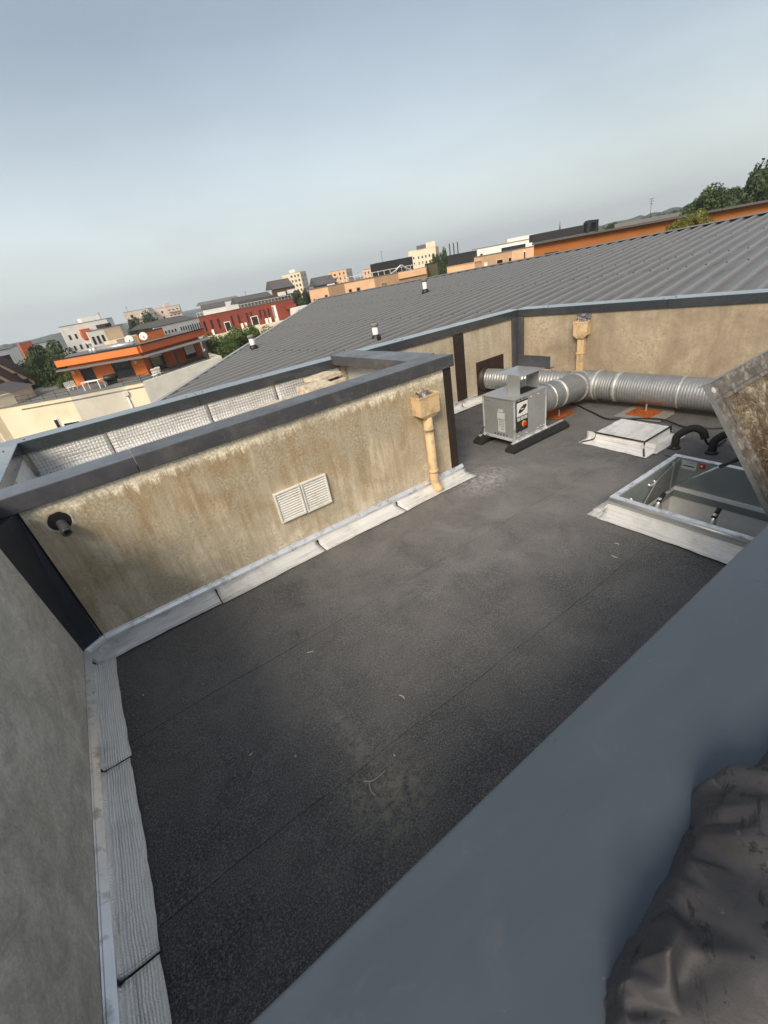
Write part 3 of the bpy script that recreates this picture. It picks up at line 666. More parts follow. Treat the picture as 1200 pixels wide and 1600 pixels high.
# ------------------------------------------------------------------ exhaust fan unit
fan = thing('exhaust_fan', (4.95, 4.28, 0), 'galvanised box fan with red switch standing on two black rubber feet', 'fan')
X0, X1, Y0, Y1, Z0, Z1 = 4.60, 5.28, 4.0, 4.585, .155, .735
def foot(y):
    b = MB(); x0, x1, h, w = 4.47, 5.74, .12, .085
    sec = [(-w, 0), (w, 0), (w, .05), (w*.55, h), (-w*.55, h), (-w, .05)]
    b.hexa([(x0, y+a, z) if z < .06 else (x0+.05, y+a, z) for a, z in sec], [(x1, y+a, z) if z < .06 else (x1-.05, y+a, z) for a, z in sec])
    f = b.build('rubber_foot', 'rubber', fan, False, .006)
    MB().box((x0+.06, y-.018, h), (x1-.06, y+.018, h+.012)).build('mounting_rail', 'galv_light', f)
foot(3.99); foot(4.63)
b = MB(); b.box((X0, Y0, Z0), (X1, Y1, Z1)); b.build('casing', 'galv', fan, False, .006)
b = MB(); b.box((X0-.012, Y0-.012, Z1), (X1+.012, Y1+.012, Z1+.018)); b.build('top_panel', 'galv', fan, False, .004)
for y in (Y0-.012, Y1-.01):
    MB().box((X0-.03, y, Z0-.025), (X1+.03, y+.025, Z0)).build('base_rail', 'galv_light', fan)
b = MB(); b.box((X0-.012, Y0+.0, Z0-.02), (X0, Y1, Z0+.012)); b.build('base_rail', 'galv_light', fan)
for (x, y) in ((X0, Y0), (X1, Y0), (X0, Y1), (X1, Y1)):
    MB().box((x-.008, y-.008, Z0), (x+.008, y+.008, Z1-.001)).build('corner_profile', 'galv_light', fan)
# hood: two side plates, a roof plate and the dark upright flap
MB().box((4.800, 4.07, Z1+.018), (4.806, 4.29, 1.015)).build('hood_plate', 'galv', fan)
MB().box((5.20, 4.07, Z1+.018), (5.206, 4.29, 1.015)).build('hood_plate', 'galv', fan)
MB().box((4.80, 4.302, Z1+.018), (5.206, 4.308, .86)).build('hood_plate', 'galv', fan)
b = MB(); b.hexa([(4.80, 4.02, 1.015), (5.27, 4.02, 1.01), (5.27, 4.50, 1.01), (4.80, 4.50, 1.015)], [(4.80, 4.02, 1.023), (5.27, 4.02, 1.018), (5.27, 4.50, 1.018), (4.80, 4.50, 1.023)]); b.build('hood_roof', 'galv', fan, False, .002)
b = MB(); b.box((5.272, 3.94, 1.012), (5.28, 4.50, 1.175)); b.box((5.28, 3.94, 1.002), (5.38, 4.50, 1.010)); b.build('rain_flap', 'coping', fan, False, .002)
b = MB(); b.box((4.83, 4.08, Z1+.0185), (5.19, 4.29, Z1+.022)); b.build('outlet_mesh', 'black', fan)
# control panel on the long side
yp = Y0-.004
pn = MB().box((4.625, yp-.006, .265), (4.875, yp, .705)).build('control_panel', 'r_dark', fan, False, .002)
MB().box((4.640, yp-.010, .49), (4.862, yp-.006, .685)).build('maker_plate', 'white', pn)
b = MB(); pts = [(4.755+.085*math.cos(a), yp-.0112, .587+.040*math.sin(a)+.034*math.cos(a)) for a in np.linspace(0, 2*math.pi, 20, False)]
b.add(pts+[(p[0], p[1]+.001, p[2]) for p in pts], [tuple(range(20))[::-1]]); b.build('printed_badge', 'navy', pn)
MB().box((4.715, yp-.0122, .580), (4.775, yp-.0112, .592)).build('badge_lettering', 'white', pn)
for k in range(3): MB().box((4.645+k*.075, yp-.010, .425), (4.705+k*.075, yp-.006, .475)).build('rating_label', 'label', pn)
MB().tube([(4.785, yp-.004, .36), (4.785, yp-.016, .36)], .042, 20).build('switch_plate', 'yellow', pn, False)
MB().tube([(4.785, yp-.016, .36), (4.785, yp-.038, .36), (4.785, yp-.042, .36)], [.03, .03, .024], 18).build('switch_knob', 'red', pn, False)
b = MB(); b.box((4.780, yp-.048, .334), (4.790, yp-.04, .386)); b.build('switch_grip', 'red', pn)
b = MB()
for (x, z) in ((4.65, .715), (4.72, .725), (4.79, .735), (4.65, .27), (4.74, .265), (4.79, .28)): b.tube([(x, yp-.004, z-.012), (x, yp-.004, z+.012)], .006, 6)
tag(b.build('panel_clips', 'black', fan), kind='stuff')
b = MB()
for (x, z) in ((4.85, .20), (4.95, .705), (5.1, .70), (5.1, .19), (5.17, .20), (5.24, .195), (4.68, .20)): b.tube([(x, yp+.003, z), (x, yp-.005, z)], .008, 8)
tag(b.build('rivets', 'white', fan), kind='stuff')
# stickers and drain slots on the short side
MB().box((X0-.008, 4.20, .545), (X0-.0065, 4.29, .585)).build('sticker', 'label', fan)
MB().box((X0-.008, 4.17, .44), (X0-.0065, 4.31, .535)).build('sticker', 'label', fan)
MB().box((X0-.008, 4.165, .245), (X0-.0065, 4.30, .425)).build('sticker', 'label', fan)
b = MB()
for z in (.41, .385, .36, .335, .31, .285): b.box((X0-.0088, 4.18, z-.004), (X0-.008, 4.18+.06+.05*((z*997) % 1), z+.004))
tag(b.build('printed_lines', 'galv_dark', fan), kind='stuff')
b = MB()
for k in range(5): b.tube([(X0-.002, 4.14+k*.055, .205), (X0-.0085, 4.14+k*.055, .205)], .011, 8)
tag(b.build('drain_holes', 'black', fan), kind='stuff')
MB().box((X0-.008, 4.45, .685), (X0-.0065, 4.56, .692)).build('badge', 'galv_dark', fan)
MB().tube([(X0-.02, 4.57, .27), (X0-.05, 4.62, .17), (X0-.04, 4.5, .12), (4.7, 4.42, .1)], .009, 6).build('drain_hose', 'black', fan, True)

# ------------------------------------------------------------------ spiral ducts
du = thing('ventilation_duct', (6.8, 4.4, 0), 'ribbed galvanised duct running from fan and rear panel along right wall', 'duct')
def ribbed(path_fn, L, r, pitch=.04, amp=.004, name='duct_section', n=26, mat='duct'):
    m = int(L/pitch*4); P = []; Rr = []
    for i in range(m+1):
        s = i/m; P.append(path_fn(s)); ph = (s*L/pitch) % 1
        Rr.append(r+amp*(1 if ph < .3 else -.2))
    return MB().tube(P, Rr, n).build(name, mat, du, True)
def lerp(a, c): a = Vector(a); c = Vector(c); return lambda s: a*(1-s)+c*s
def bez(a, b_, c, d):
    a, b_, c, d = map(Vector, (a, b_, c, d)); return lambda s: a*(1-s)**3+b_*3*s*(1-s)**2+c*3*s*s*(1-s)+d*s**3
RD = .225
J = Vector((6.86, 4.42, .33))
ribbed(lerp((6.30, 6.19, .41), (6.80, 4.70, .34)), 1.5, .185, .05, .007)
MB().tube([(6.302, 6.185, .41), (6.304, 6.15, .41), (6.305, 6.145, .41), (6.31, 6.13, .41)], [.235, .235, .2, .2], 28).build('flange', 'brown', du, False)
ribbed(bez((5.29, 4.29, .45), (5.75, 4.29, .45), (6.25, 4.32, .40), (6.55, 4.40, .35)), 1.25, .215, .036, .0032)
ribbed(bez((6.50, 4.39, .355), (6.72, 4.45, .34), (6.84, 4.42, .33), (6.88, 4.12, .32)), .55, .24, .09, .007, 'elbow')
END = Vector((7.10, 1.4, .31))
ribbed(lerp((6.87, 4.2, .325), END), (END-Vector((6.87, 4.2, .325))).length, RD, .040, .0042)
def band(p, d, w, r, mat='tape'):
    p = Vector(p); d = Vector(d).normalized(); return MB().tube([p-d*w/2, p+d*w/2], r, 28).build('tape_band', mat, du, True)
dm = (END-Vector((6.87, 4.2, .325))).normalized(); p0 = Vector((6.87, 4.2, .325))
band(p0+dm*.02, dm, .05, RD+.02); band(p0+dm*.36, dm, .075, RD+.010); band(p0+dm*1.28, dm, .028, RD+.010); band(p0+dm*2.2, dm, .04, RD+.012, 'duct')
band((5.32, 4.29, .45), (1, 0, 0), .05, .23, 'duct'); band((5.66, 4.292, .447), (1, .01, -.03), .02, .224); band((5.92, 4.30, .432), (1, .05, -.1), .05, .226); band((6.52, 4.40, .353), (1, .22, -.1), .03, .247); band((6.70, 4.43, .34), (1, .1, -.05), .04, .254, 'tape')
for x, y in ((6.80, 3.32), (6.02, 4.3)):
    MB().tube([(x, y, .03), (x, y, .14)], .012, 8).build('support_rod', 'galv', du)
# pads under the ducts
sp = thing('support_pad', (6.72, 3.3, .02), 'grey mineral mat with rust orange square under the long duct', 'pad')
b = MB(); b.prism([(6.40, 3.60), (6.46, 2.94), (6.85, 2.93), (7.03, 3.02), (6.96, 3.60)], .018, .026); b.build('mat', 'slate_pad', sp)
b = MB(); b.prism([(6.55, 3.50), (6.54, 3.13), (6.91, 3.11), (6.89, 3.50)], .026, .033); b.build('orange_square', 'orange_pad', sp)
b = MB(); b.prism([(5.80, 4.62), (5.92, 4.22), (6.36, 4.22), (6.30, 4.66)], .02, .034); tag(b.build('support_pad', 'orange_pad'), 'bare rust orange pad on the felt right behind the fan', 'pad')
# cable
cp = [(6.75, 4.6, .03), (6.5, 4.15, .03), (6.38, 3.9, .03), (6.25, 3.62, .03), (6.34, 3.4, .034), (6.46, 3.15, .045), (6.50, 2.9, .05), (6.42, 2.6, .03), (6.5, 2.3, .03), (6.75, 2.0, .03), (6.9, 1.6, .03)]
def smooth(pts, k=6):
    out = []; P = [Vector(p) for p in pts]
    for i in range(len(P)-1):
        a, b_, c, d = P[max(i-1, 0)], P[i], P[i+1], P[min(i+2, len(P)-1)]
        for j in range(k):
            s = j/k; out.append(.5*((2*b_)+(c-a)*s+(2*a-5*b_+4*c-d)*s*s+(3*b_-a-3*c+d)*s**3))
    return out+[P[-1]]
tag(MB().tube(smooth(cp), .011, 7).build('power_cable', 'black', None, True), 'thin black cable snaking over the felt beside the long duct', 'cable')

# ------------------------------------------------------------------ capped kerb wrapped in foil felt
ck = thing('roof_kerb', (5.8, 2.97, 0), 'low square kerb wrapped in white foil felt with black seams', 'roof kerb')
bx0, bx1, by0, by1, bz = 5.47, 6.10, 2.64, 3.30, .125
top = MB(); pts = []; nn = 9
for j in range(nn):
    for i in range(nn): pts.append((bx0-.01+(bx1-bx0+.02)*i/(nn-1), by0-.01+(by1-by0+.02)*j/(nn-1), bz+jit(.004)))
top.grid(pts, nn, nn); ob = top.build('top_sheet', 'alu', ck, False); ob.modifiers.new('s', 'SOLIDIFY').thickness = .006
def skirt(a, c, outv, s0, s1, w, parent, mat, z=bz, sd=0, z0=.018):
    return membrane([(0, z), (.006, z*.6), (.02, z0+.006), (.06, z0+.002), (w, z0)], s0, s1, a, c, outv, mat, parent, .02, 'foil_skirt', sd)
skirt((bx0, 0, 0), (0, 1, 0), (-1, 0, 0), by0-.16, by1+.14, .21, ck, 'alu_y', sd=1); skirt((bx1, 0, 0), (0, 1, 0), (1, 0, 0), by0, by1, .12, ck, 'alu_y', sd=2)
skirt((0, by0, 0), (1, 0, 0), (0, -1, 0), bx0-.05, bx1+.05, .19, ck, 'alu', sd=3); skirt((0, by1, 0), (1, 0, 0), (0, 1, 0), bx0-.05, bx1, .13, ck, 'alu', sd=4)
b = MB()
zc = bz+.004
for pth in ([(bx0-.01, by0-.012, zc), (bx0-.012, by1+.01, zc)], [(bx0-.01, by0-.012, zc), (bx1+.01, by0-.012, zc)], [(bx0-.012, by0-.012, zc), (bx0-.016, by0-.016, .04), (bx0-.20, by0-.12, .024)], [(bx0-.012, by1+.01, zc), (bx0-.02, by1+.01, .04), (bx0-.2, by1+.1, .024)], [(bx1+.01, by0-.012, zc), (bx1+.01, by0-.02, .04)]):
    b.tube(smooth(pth, 4), .011, 6)
b.build('bitumen_bead', 'black', ck, True)

# ------------------------------------------------------------------ black gooseneck cable pipes
def goose(x, y, label, dx=0, dy=-.24):
    t = thing('gooseneck_pipe', (x, y, 0), label, 'pipe', 'black bent pipes behind the hatch')
    p = [(x, y, .0), (x, y, .10), (x+.02, y, .17), (x+.06+dx*.3, y+dy*.3, .25), (x+.09+dx*.6, y+dy*.65, .285), (x+.1+dx, y+dy, .25), (x+.1+dx, y+dy*1.15, .17)]
    MB().tube(smooth(p, 5), .045, 14).build('pipe', 'rubber', t, True)
    MB().tube([(x, y, .008), (x, y, .04), (x, y, .055)], [.075, .06, .047], 16).build('felt_collar', 'black', t, True)
    MB().tube(smooth([(x+.1+dx, y+dy*1.1, .2), (x+.12+dx, y+dy*1.3, .1), (x+.25+dx, y+dy*1.5, .04), (x+.5+dx, y+dy*1.5, .03)], 5), .014, 7).build('cable', 'black', t, True)
goose(5.70, 2.37, 'black bent pipe nearer the foil wrapped kerb, behind the hatch'); goose(5.76, 1.98, 'black bent pipe half hidden by the raised hatch lid')
b = MB(); b.prism([(5.45, 2.36), (5.45, 1.2), (6.9, 1.2), (6.9, 2.2), (6.0, 2.5)], .0155, .019); tag(b.build('felt_patch', 'deck'), 'plain darker felt patch around the black bent pipes', 'felt patch')

# ------------------------------------------------------------------ roof hatch, open
ha = thing('roof_hatch', (4.5, 1.4, 0), 'open roof hatch with dirty lid raised over a grey metal shaft', 'roof hatch')
hx0, hx1, hy0, hy1, hz = 3.85, 5.15, .70, 2.12, .205
def ringbox(b, x0, x1, y0, y1, w, z0, z1):
    b.box((x0, y0, z0), (x0+w, y1, z1)); b.box((x1-w, y0, z0), (x1, y1, z1)); b.box((x0+w, y0, z0), (x1-w, y0+w, z1)); b.box((x0+w, y1-w, z0), (x1-w, y1, z1))
b = MB(); ringbox(b, hx0, hx1, hy0, hy1, .055, hz-.012, hz); b.build('frame_flange', 'galv_light', ha, False, .003)
b = MB(); ringbox(b, hx0+.004, hx1-.004, hy0+.004, hy1-.004, .05, hz-.10, hz-.013); b.build('kerb_frame', 'galv', ha, False, .004)
b = MB(); b.tube([(hx0+.004, hy0, hz-.03), (hx0+.004, hy1, hz-.03)], .022, 10); b.build('bead', 'galv', ha, True)
b = MB(); ringbox(b, hx0+.052, hx1-.052, hy0+.052, hy1-.052, .010, -.16, hz-.014); b.build('upper_lining', 'inner_metal', ha)
b = MB(); ringbox(b, hx0+.02, hx1-.02, hy0+.02, hy1-.02, .075, -.20, -.162); b.build('white_ledge', 'plaster', ha)
b = MB(); ringbox(b, hx0+.03, hx1-.03, hy0+.03, hy1-.03, .05, -.29, -.202); b.build('middle_lining', 'inner_metal', ha)
b = MB(); ringbox(b, hx0, hx1, hy0, hy1, .06, -.95, -.292); b.build('shaft_lining', 'plaster', ha)
b = MB(); ringbox(b, hx0-.02, hx1+.02, hy0-.02, hy1+.02, .06, -2.6, -.95); b.build('shaft_wall', 'w_grey', ha)
MB().box((hx0-.5, hy0-.5, -2.7), (hx1+.5, hy1+.5, -2.6)).build('room_floor', 'w_grey', ha)
# sloping corner stay and hinge brackets
for (y, sgn) in ((2.04, 1),):
    b = MB(); b.hexa([(4.35, y-.012, -.15), (5.06, y-.012, -.15), (5.06, y, -.15), (4.35, y, -.15)], [(4.62, y-.012, .10), (5.06, y-.012, .19), (5.06, y, .19), (4.62, y, .10)]); b.build('side_plate', 'galv_dark', ha)
MB().box((4.93, 2.02, -.16), (4.955, 2.045, .19)).build('corner_rail', 'inner_metal', ha)
def bracket(x, y):
    b = MB(); b.box((x, y-.02, -.16), (x+.03, y+.02, .06)); b.build('bracket', 'galv', ha, False, .003)
    MB().tube([(x-.10, y, -.12), (x-.02, y, .02), (x+.01, y, .08)], .018, 8).build('latch_arm', 'galv_light', ha, True)
    MB().tube([(x-.02, y, .04), (x+.08, y, .10)], .022, 8).build('latch_grip', 'black', ha, True)
bracket(4.30, 1.84); bracket(4.30, 1.34)
for (x, z) in ((4.10, .07), (4.55, .10)):
    MB().tube(smooth([(x-.05, 2.075, z), (x-.05, 2.04, z-.02), (x+.05, 2.04, z-.02), (x+.05, 2.075, z)], 4), .010, 7).build('hook', 'galv_light', ha, True)
lb = MB().box((5.082, 1.86, .075), (5.087, 2.01, .175)).build('rating_label', 'label', ha)
MB().box((5.0805, 1.88, .112), (5.082, 1.99, .124)).build('printed_bar', 'black', lb)
MB().box((5.0805, 1.88, .155), (5.082, 1.97, .162)).build('printed_bar', 'galv_dark', lb)
rl = MB().box((5.082, 1.78, .12), (5.087, 1.835, .178)).build('red_sticker', 'red', ha)
MB().box((5.0805, 1.80, .14), (5.082, 1.82, .16)).build('printed_symbol', 'white', rl)
# foil skirt
membrane([(0, hz-.09), (.01, hz-.12), (.05, .03), (.10, .02), (.17, .018)], hy0-.1, hy1+.02, (hx0, 0, 0), (0, 1, 0), (-1, 0, 0), 'alu_y', ha, .022, 'foil_skirt', 91)
membrane([(0, hz-.09), (.01, hz-.12), (.03, .03), (.07, .02), (.13, .018)], hx0-.06, hx1+.1, (0, hy1, 0), (1, 0, 0), (0, 1, 0), 'alu', ha, .02, 'foil_skirt', 92)
b = MB(); b.add([(hx0-.17, hy1+.13, .0195), (hx0-.005, hy1-.03, .0205), (hx0+.0, hy1+.12, .0215), (hx0-.16, hy1-.05, .0205)], [(0, 3, 1, 2)]); ob = b.build('foil_skirt', 'alu', ha); ob.modifiers.new('s', 'SOLIDIFY').thickness = .004
# lid, hinged on the side near the viewer and swung up; weathered outer face towards the camera
A_ = R_(57); ly, lz = Vector((0, math.cos(A_), math.sin(A_))), Vector((0, -math.sin(A_), math.cos(A_)))
LM = Matrix(((1, 0, 0, 3.83), (0, ly.y, lz.y, .68), (0, ly.z, lz.z, .225), (0, 0, 0, 1)))
LW, LH = 1.36, 1.42
b = MB(); b.box((0, 0, -.02), (LW, LH, .0), LM); b.build('lid_panel', 'inner_metal', ha)
b = MB()
for (a, c) in (((0, 0), (LW, .17)), ((0, LH-.13), (LW, LH)), ((0, .17), (.13, LH-.13)), ((LW-.13, .17), (LW, LH-.13))): b.box((a[0], a[1], 0), (c[0], c[1], .010), LM)
b.build('lid_frame', 'lid_frame', ha, False, .006)
b = MB()
for (a, c) in (((.13, .17), (LW-.13, .2)), ((.13, LH-.165), (LW-.13, LH-.13)), ((.13, .2), (.165, LH-.165)), ((LW-.165, .2), (LW-.13, LH-.165))): b.box((a[0], a[1], 0), (c[0], c[1], .022), LM)
b.build('lid_bead', 'lid_frame', ha, False, .006)
b = MB(); pts = []; nx = ny = 30; rr = random.Random(4)
for j in range(ny):
    for i in range(nx):
        s, t_ = i/(nx-1), j/(ny-1); e_ = min(s, 1-s, t_, 1-t_)
        pts.append(tuple(LM @ Vector((.165+s*(LW-.33), .2+t_*(LH-.365), .006+.028*min(1, e_*6)+rr.uniform(-.004, .006)))))
b.grid(pts, nx, ny); b.build('lid_dome', 'lid', ha, True)
b = MB(); b.box((-.006, 0, -.02), (-.001, LH+.004, .013), LM); b.box((0, LH+.001, -.05), (LW, LH+.008, .014), LM); b.build('lid_edge_trim', 'galv_dark', ha)
MB().tube([LM @ Vector((.045, LH-.06, .009)), LM @ Vector((.045, LH-.06, .016))], .024, 16).build('lid_fixing', 'galv_light', ha)
b = MB(); rr = random.Random(8)
for k in range(46):
    cx_, cy_ = (.55+rr.gauss(0, .07), .52+rr.gauss(0, .10)) if k < 30 else (.28+rr.gauss(0, .05), .9+rr.gauss(0, .2))
    p = LM @ Vector((cx_, cy_, .055)); d = Vector((rr.gauss(0, 1), rr.gauss(0, 1), rr.gauss(0, .6)+.3)).normalized()*rr.uniform(.02, .05)
    b.tube([p, p+d*.6, p+d+Vector((0, 0, -.015))], [.0014, .0012, .0006], 4, False)
tag(b.build('dry_moss', 'scrap', ha), kind='stuff')
# gas strut
s0 = Vector((5.06, 2.0, -.12)); s1 = LM @ Vector((.12, .55, -.03)); s1 = Vector((4.05, 1.13, .84)); md = s0.lerp(s1, .68)
MB().tube([s0, md], .009, 8).build('strut_rod', 'galv_light', ha, True); MB().tube([md, s1], .018, 10).build('strut_cylinder', 'black', ha, True)

# ------------------------------------------------------------------ dark sheeting heaped on the coping
ol = [(1235, 1120), (1200, 1168), (1165, 1206), (1112, 1210), (1083, 1232), (1076, 1290), (1050, 1350), (1010, 1420), (975, 1480), (953, 1520), (946, 1560), (950, 1640)]
edge = [Vector(onz(u, v, 1.615)[:2]) for u, v in ol]
from mathutils import noise as mn
from mathutils.geometry import delaunay_2d_cdt
rr = random.Random(21); c0_ = Vector((.9, -.32)); loop_ = edge+[Vector((.35, -.45)), Vector((.7, -.62)), Vector((1.25, -.55)), Vector((1.35, -.1))]
P2 = []; Hh = []
n0 = len(edge)
for i in range(len(loop_)):
    a, c = loop_[i], loop_[(i+1) % len(loop_)]; k = 4 if i < n0-1 else 2
    for q in range(k):
        p = a.lerp(c, q/k); P2.append(p+Vector((rr.uniform(-.004, .004), rr.uniform(-.004, .004)))); Hh.append(1.602)
nring = len(P2)
for i in range(nring):
    p = P2[i]; d = (c0_-p).normalized(); P2.append(p+d*rr.uniform(.018, .03)); Hh.append(1.602+rr.uniform(.05, .085))
for i in range(0, nring, 2):
    p = P2[i]; d = (c0_-p).normalized(); P2.append(p+d*rr.uniform(.07, .11)); Hh.append(1.602+rr.uniform(.07, .14))
for k in range(70):
    p = Vector((rr.uniform(.25, 1.3), rr.uniform(-.58, .16)))
    ok = all((p-q).length > .055 for q in P2)
    ins = False
    for i in range(len(loop_)):
        a, c = loop_[i], loop_[(i+1) % len(loop_)]
        if (a.y > p.y) != (c.y > p.y) and p.x < (c.x-a.x)*(p.y-a.y)/(c.y-a.y)+a.x: ins = not ins
    if ok and ins and min((p-q).length for q in P2[:nring]) > .08: P2.append(p); Hh.append(1.602+.13+rr.uniform(-.05, .075))
res = delaunay_2d_cdt(P2, [(i, (i+1) % nring) for i in range(nring)], [], 1, 1e-5)
b = MB(); b.add([(v_.x, v_.y, Hh[res[3][i][0]] if res[3][i] else 1.65) for i, v_ in enumerate(res[0])], [tuple(f) for f in res[2]])
ob = b.build('tarpaulin', 'tarp', None, True)
me = ob.data; at = me.attributes.new('crease_edge', 'FLOAT', 'EDGE')
for e_ in me.edges:
    a, c = e_.vertices; hz_ = (me.vertices[a].co.z+me.vertices[c].co.z)/2
    at.data[e_.index].value = (.75 if rr.random() < .30 and hz_ > 1.66 else .15)
sb = ob.modifiers.new('sub', 'SUBSURF'); sb.levels = 3; sb.render_levels = 3
tag(ob, 'crumpled muddy dark sheet heaped on the coping at lower right', 'tarpaulin')

# ------------------------------------------------------------------ litter on the felt
SC = [(.56, 2.63), (.88, 1.79), (.10, 1.90), (-.13, 2.11), (-.66, 3.18), (3.4, 1.75), (3.2, 1.66), (4.83, 2.96), (.59, 1.49)]
for k, (x, y) in enumerate(SC):
    a = random.uniform(0, 6.28); L = random.choice((.008, .011, .014)) if k not in (0, 1, 5, 6) else .03
    p = [(x+L*math.cos(a+q*.35*(k % 3))*q, y+L*math.sin(a+q*.35*(k % 3))*q, .018+.004*abs(q)) for q in (-1, -.5, 0, .5, 1)]
    tag(MB().tube(p, [.0015, .003, .004, .003, .0015], 5).build('pale_scrap', 'scrap'), 'tiny pale scrap lying loose on the black felt', 'scrap', 'pale scraps scattered over the felt')
tw = thing('twig', (.41, 1.45, .015), 'forked dry twig lying on the muddy stain in the felt', 'twig')
MB().tube(smooth([(.36, 1.485, .017), (.40, 1.452, .02), (.45, 1.446, .022), (.50, 1.452, .018)], 4), [.004]*13, 6).build('stem', 'twig', tw, True)
MB().tube(smooth([(.385, 1.465, .018), (.365, 1.41, .02), (.372, 1.37, .018)], 4), .0035, 6).build('side_shoot', 'twig', tw, True)

# ------------------------------------------------------------------ neighbouring building with profiled metal roof
U = Vector((-.158, .987, 0)).normalized(); V = Vector((.9845, .1576, .058)).normalized(); P0 = Vector((7.8, 6.6, 1.40))
NR = V.cross(U); NR = NR if NR.z > 0 else -NR
def rp(u, v, h=0): return P0+U*u+V*v+NR*h
mr_ = thing('metal_roof_building', (12, 12, -13), 'neighbouring building with wide low roof of grey profiled metal sheet', 'building')
def v_hi(u): return 10.92-.366*u
def v_lo(u):
    a = -.12 if u < -.05 else max(-7.6, (-.05-.987*u)/.158)
    rk = -6.01+(u-4.27)*1.104
    return max(a, rk)
PIT = .333; prof = [(0, 0), (.115, 0), (.135, .004), (.155, .0), (.222, 0), (.252, .066), (.308, .066), (.333, 0)]
u = -8.5
while u < 15.0:
    b = MB(); us = []
    for r in range(3):
        for (a, h) in prof[:-1]: us.append((u+r*PIT+a, h))
    us.append((u+3*PIT, 0)); lo = []; hi = []; keep = []
    for (a, h) in us:
        l, hh = v_lo(a), v_hi(a)
        if l < hh-.02: keep.append((a, h, l, hh))
    if len(keep) > 2:
        n = len(keep); pts = []
        for f in (0, 1):
            for (a, h, l, hh) in keep: pts.append(tuple(rp(a, l+(hh-l)*f, h)))
        b.grid(pts, n, 2)
        b.build('roof_sheet', 'roof_metal', mr_)
    u += 3*PIT
# screw rows
b = MB()
for vv in (-3.1, -.38, 2.6, 4.15, 7.2):
    k = 0; uu = -8.5+.289
    while uu < 15:
        if v_lo(uu)+.1 < vv < v_hi(uu)-.1:
            q = rp(uu, vv, .066); b.tube([q, q+NR*.010, q+NR*.016], [.015, .015, .008], 6)
        uu += PIT
tag(b.build('screw_heads', 'black', mr_), kind='stuff')
# ridge cap, verge trim, walls below
def strip(u0, v0, u1, v1, h0, h1, w0, w1, name, mat, n=1):
    a, c = rp(u0, v0), rp(u1, v1); d = (c-a).normalized(); s = NR.cross(d).normalized()
    bb = MB(); bb.hexa([a+s*w0+NR*h0, a+s*w1+NR*h0, c+s*w1+NR*h0, c+s*w0+NR*h0], [a+s*w0+NR*h1, a+s*w1+NR*h1, c+s*w1+NR*h1, c+s*w0+NR*h1]); return bb.build(name, mat, mr_)
uu = -8.5
while uu < 14.6:
    u2 = min(uu+3.0, 14.75); strip(uu, v_hi(uu), u2-.01, v_hi(u2-.01), .072, .088, -.14, .14, 'ridge_cap', 'roof_cap'); strip(uu, v_hi(uu), u2-.01, v_hi(u2-.01), -.05, .071, -.02, .02, 'ridge_closure', 'black'); uu += 3.0
for q in range(6):
    a = 2.6+q*2.05; c = min(a+2.04, 14.75); rk = lambda u_: -6.01+(u_-4.27)*1.104
    strip(a, rk(a), c, rk(c), .02, .075, -.02, .10, 'verge_trim', 'rake')
cor = [rp(-8.6, -.1), rp(0, -.1), rp(1.15, -7.2), rp(3.2, -7.15), rp(14.72, 5.53), rp(-8.6, 14.05)]
b = MB(); n = len(cor); b.prism([(p.x, p.y) for p in cor], -13, [p.z-.25 for p in cor]); b.build('wall', 'w_grey', mr_)
rb = [rp(-8.6, 14.10), rp(14.78, 5.50)]
b = MB(); a, c = rb; off = Vector((.93, .36, 0)); b.hexa([a+Vector((0, 0, -.3)), c+Vector((0, 0, -.3)), c+off*8+Vector((0, 0, -.9)), a+off*8+Vector((0, 0, -.9))], [a, c, c+off*8+Vector((0, 0, -.6)), a+off*8+Vector((0, 0, -.6))]); b.build('far_slope', 'roof_metal', mr_)
def vent_pipe(u_, v_, r, h):
    q = rp(u_, v_, .0); up = Vector((0, 0, 1))
    p = MB().tube([q, q+up*h*.8], r, 14).build('vent_pipe', 'w_pale', mr_, True)
    MB().tube([q-up*.03, q+up*h*.28, q+up*h*.36], [r*2.0, r*1.5, r*1.04], 14).build('flashing_cone', 'black', p, True)
    MB().tube([q+up*h*.78, q+up*h*.80, q+up*h*.81, q+up*h*.95, q+up*h], [r*.9, r*.9, r*1.35, r*1.35, r*1.0], 14).build('cowl', 'w_grey', p, True)
vent_pipe(5.57, 3.40, .072, .50); vent_pipe(2.15, -2.15, .062, .36); vent_pipe(6.45, -2.85, .072, .40)

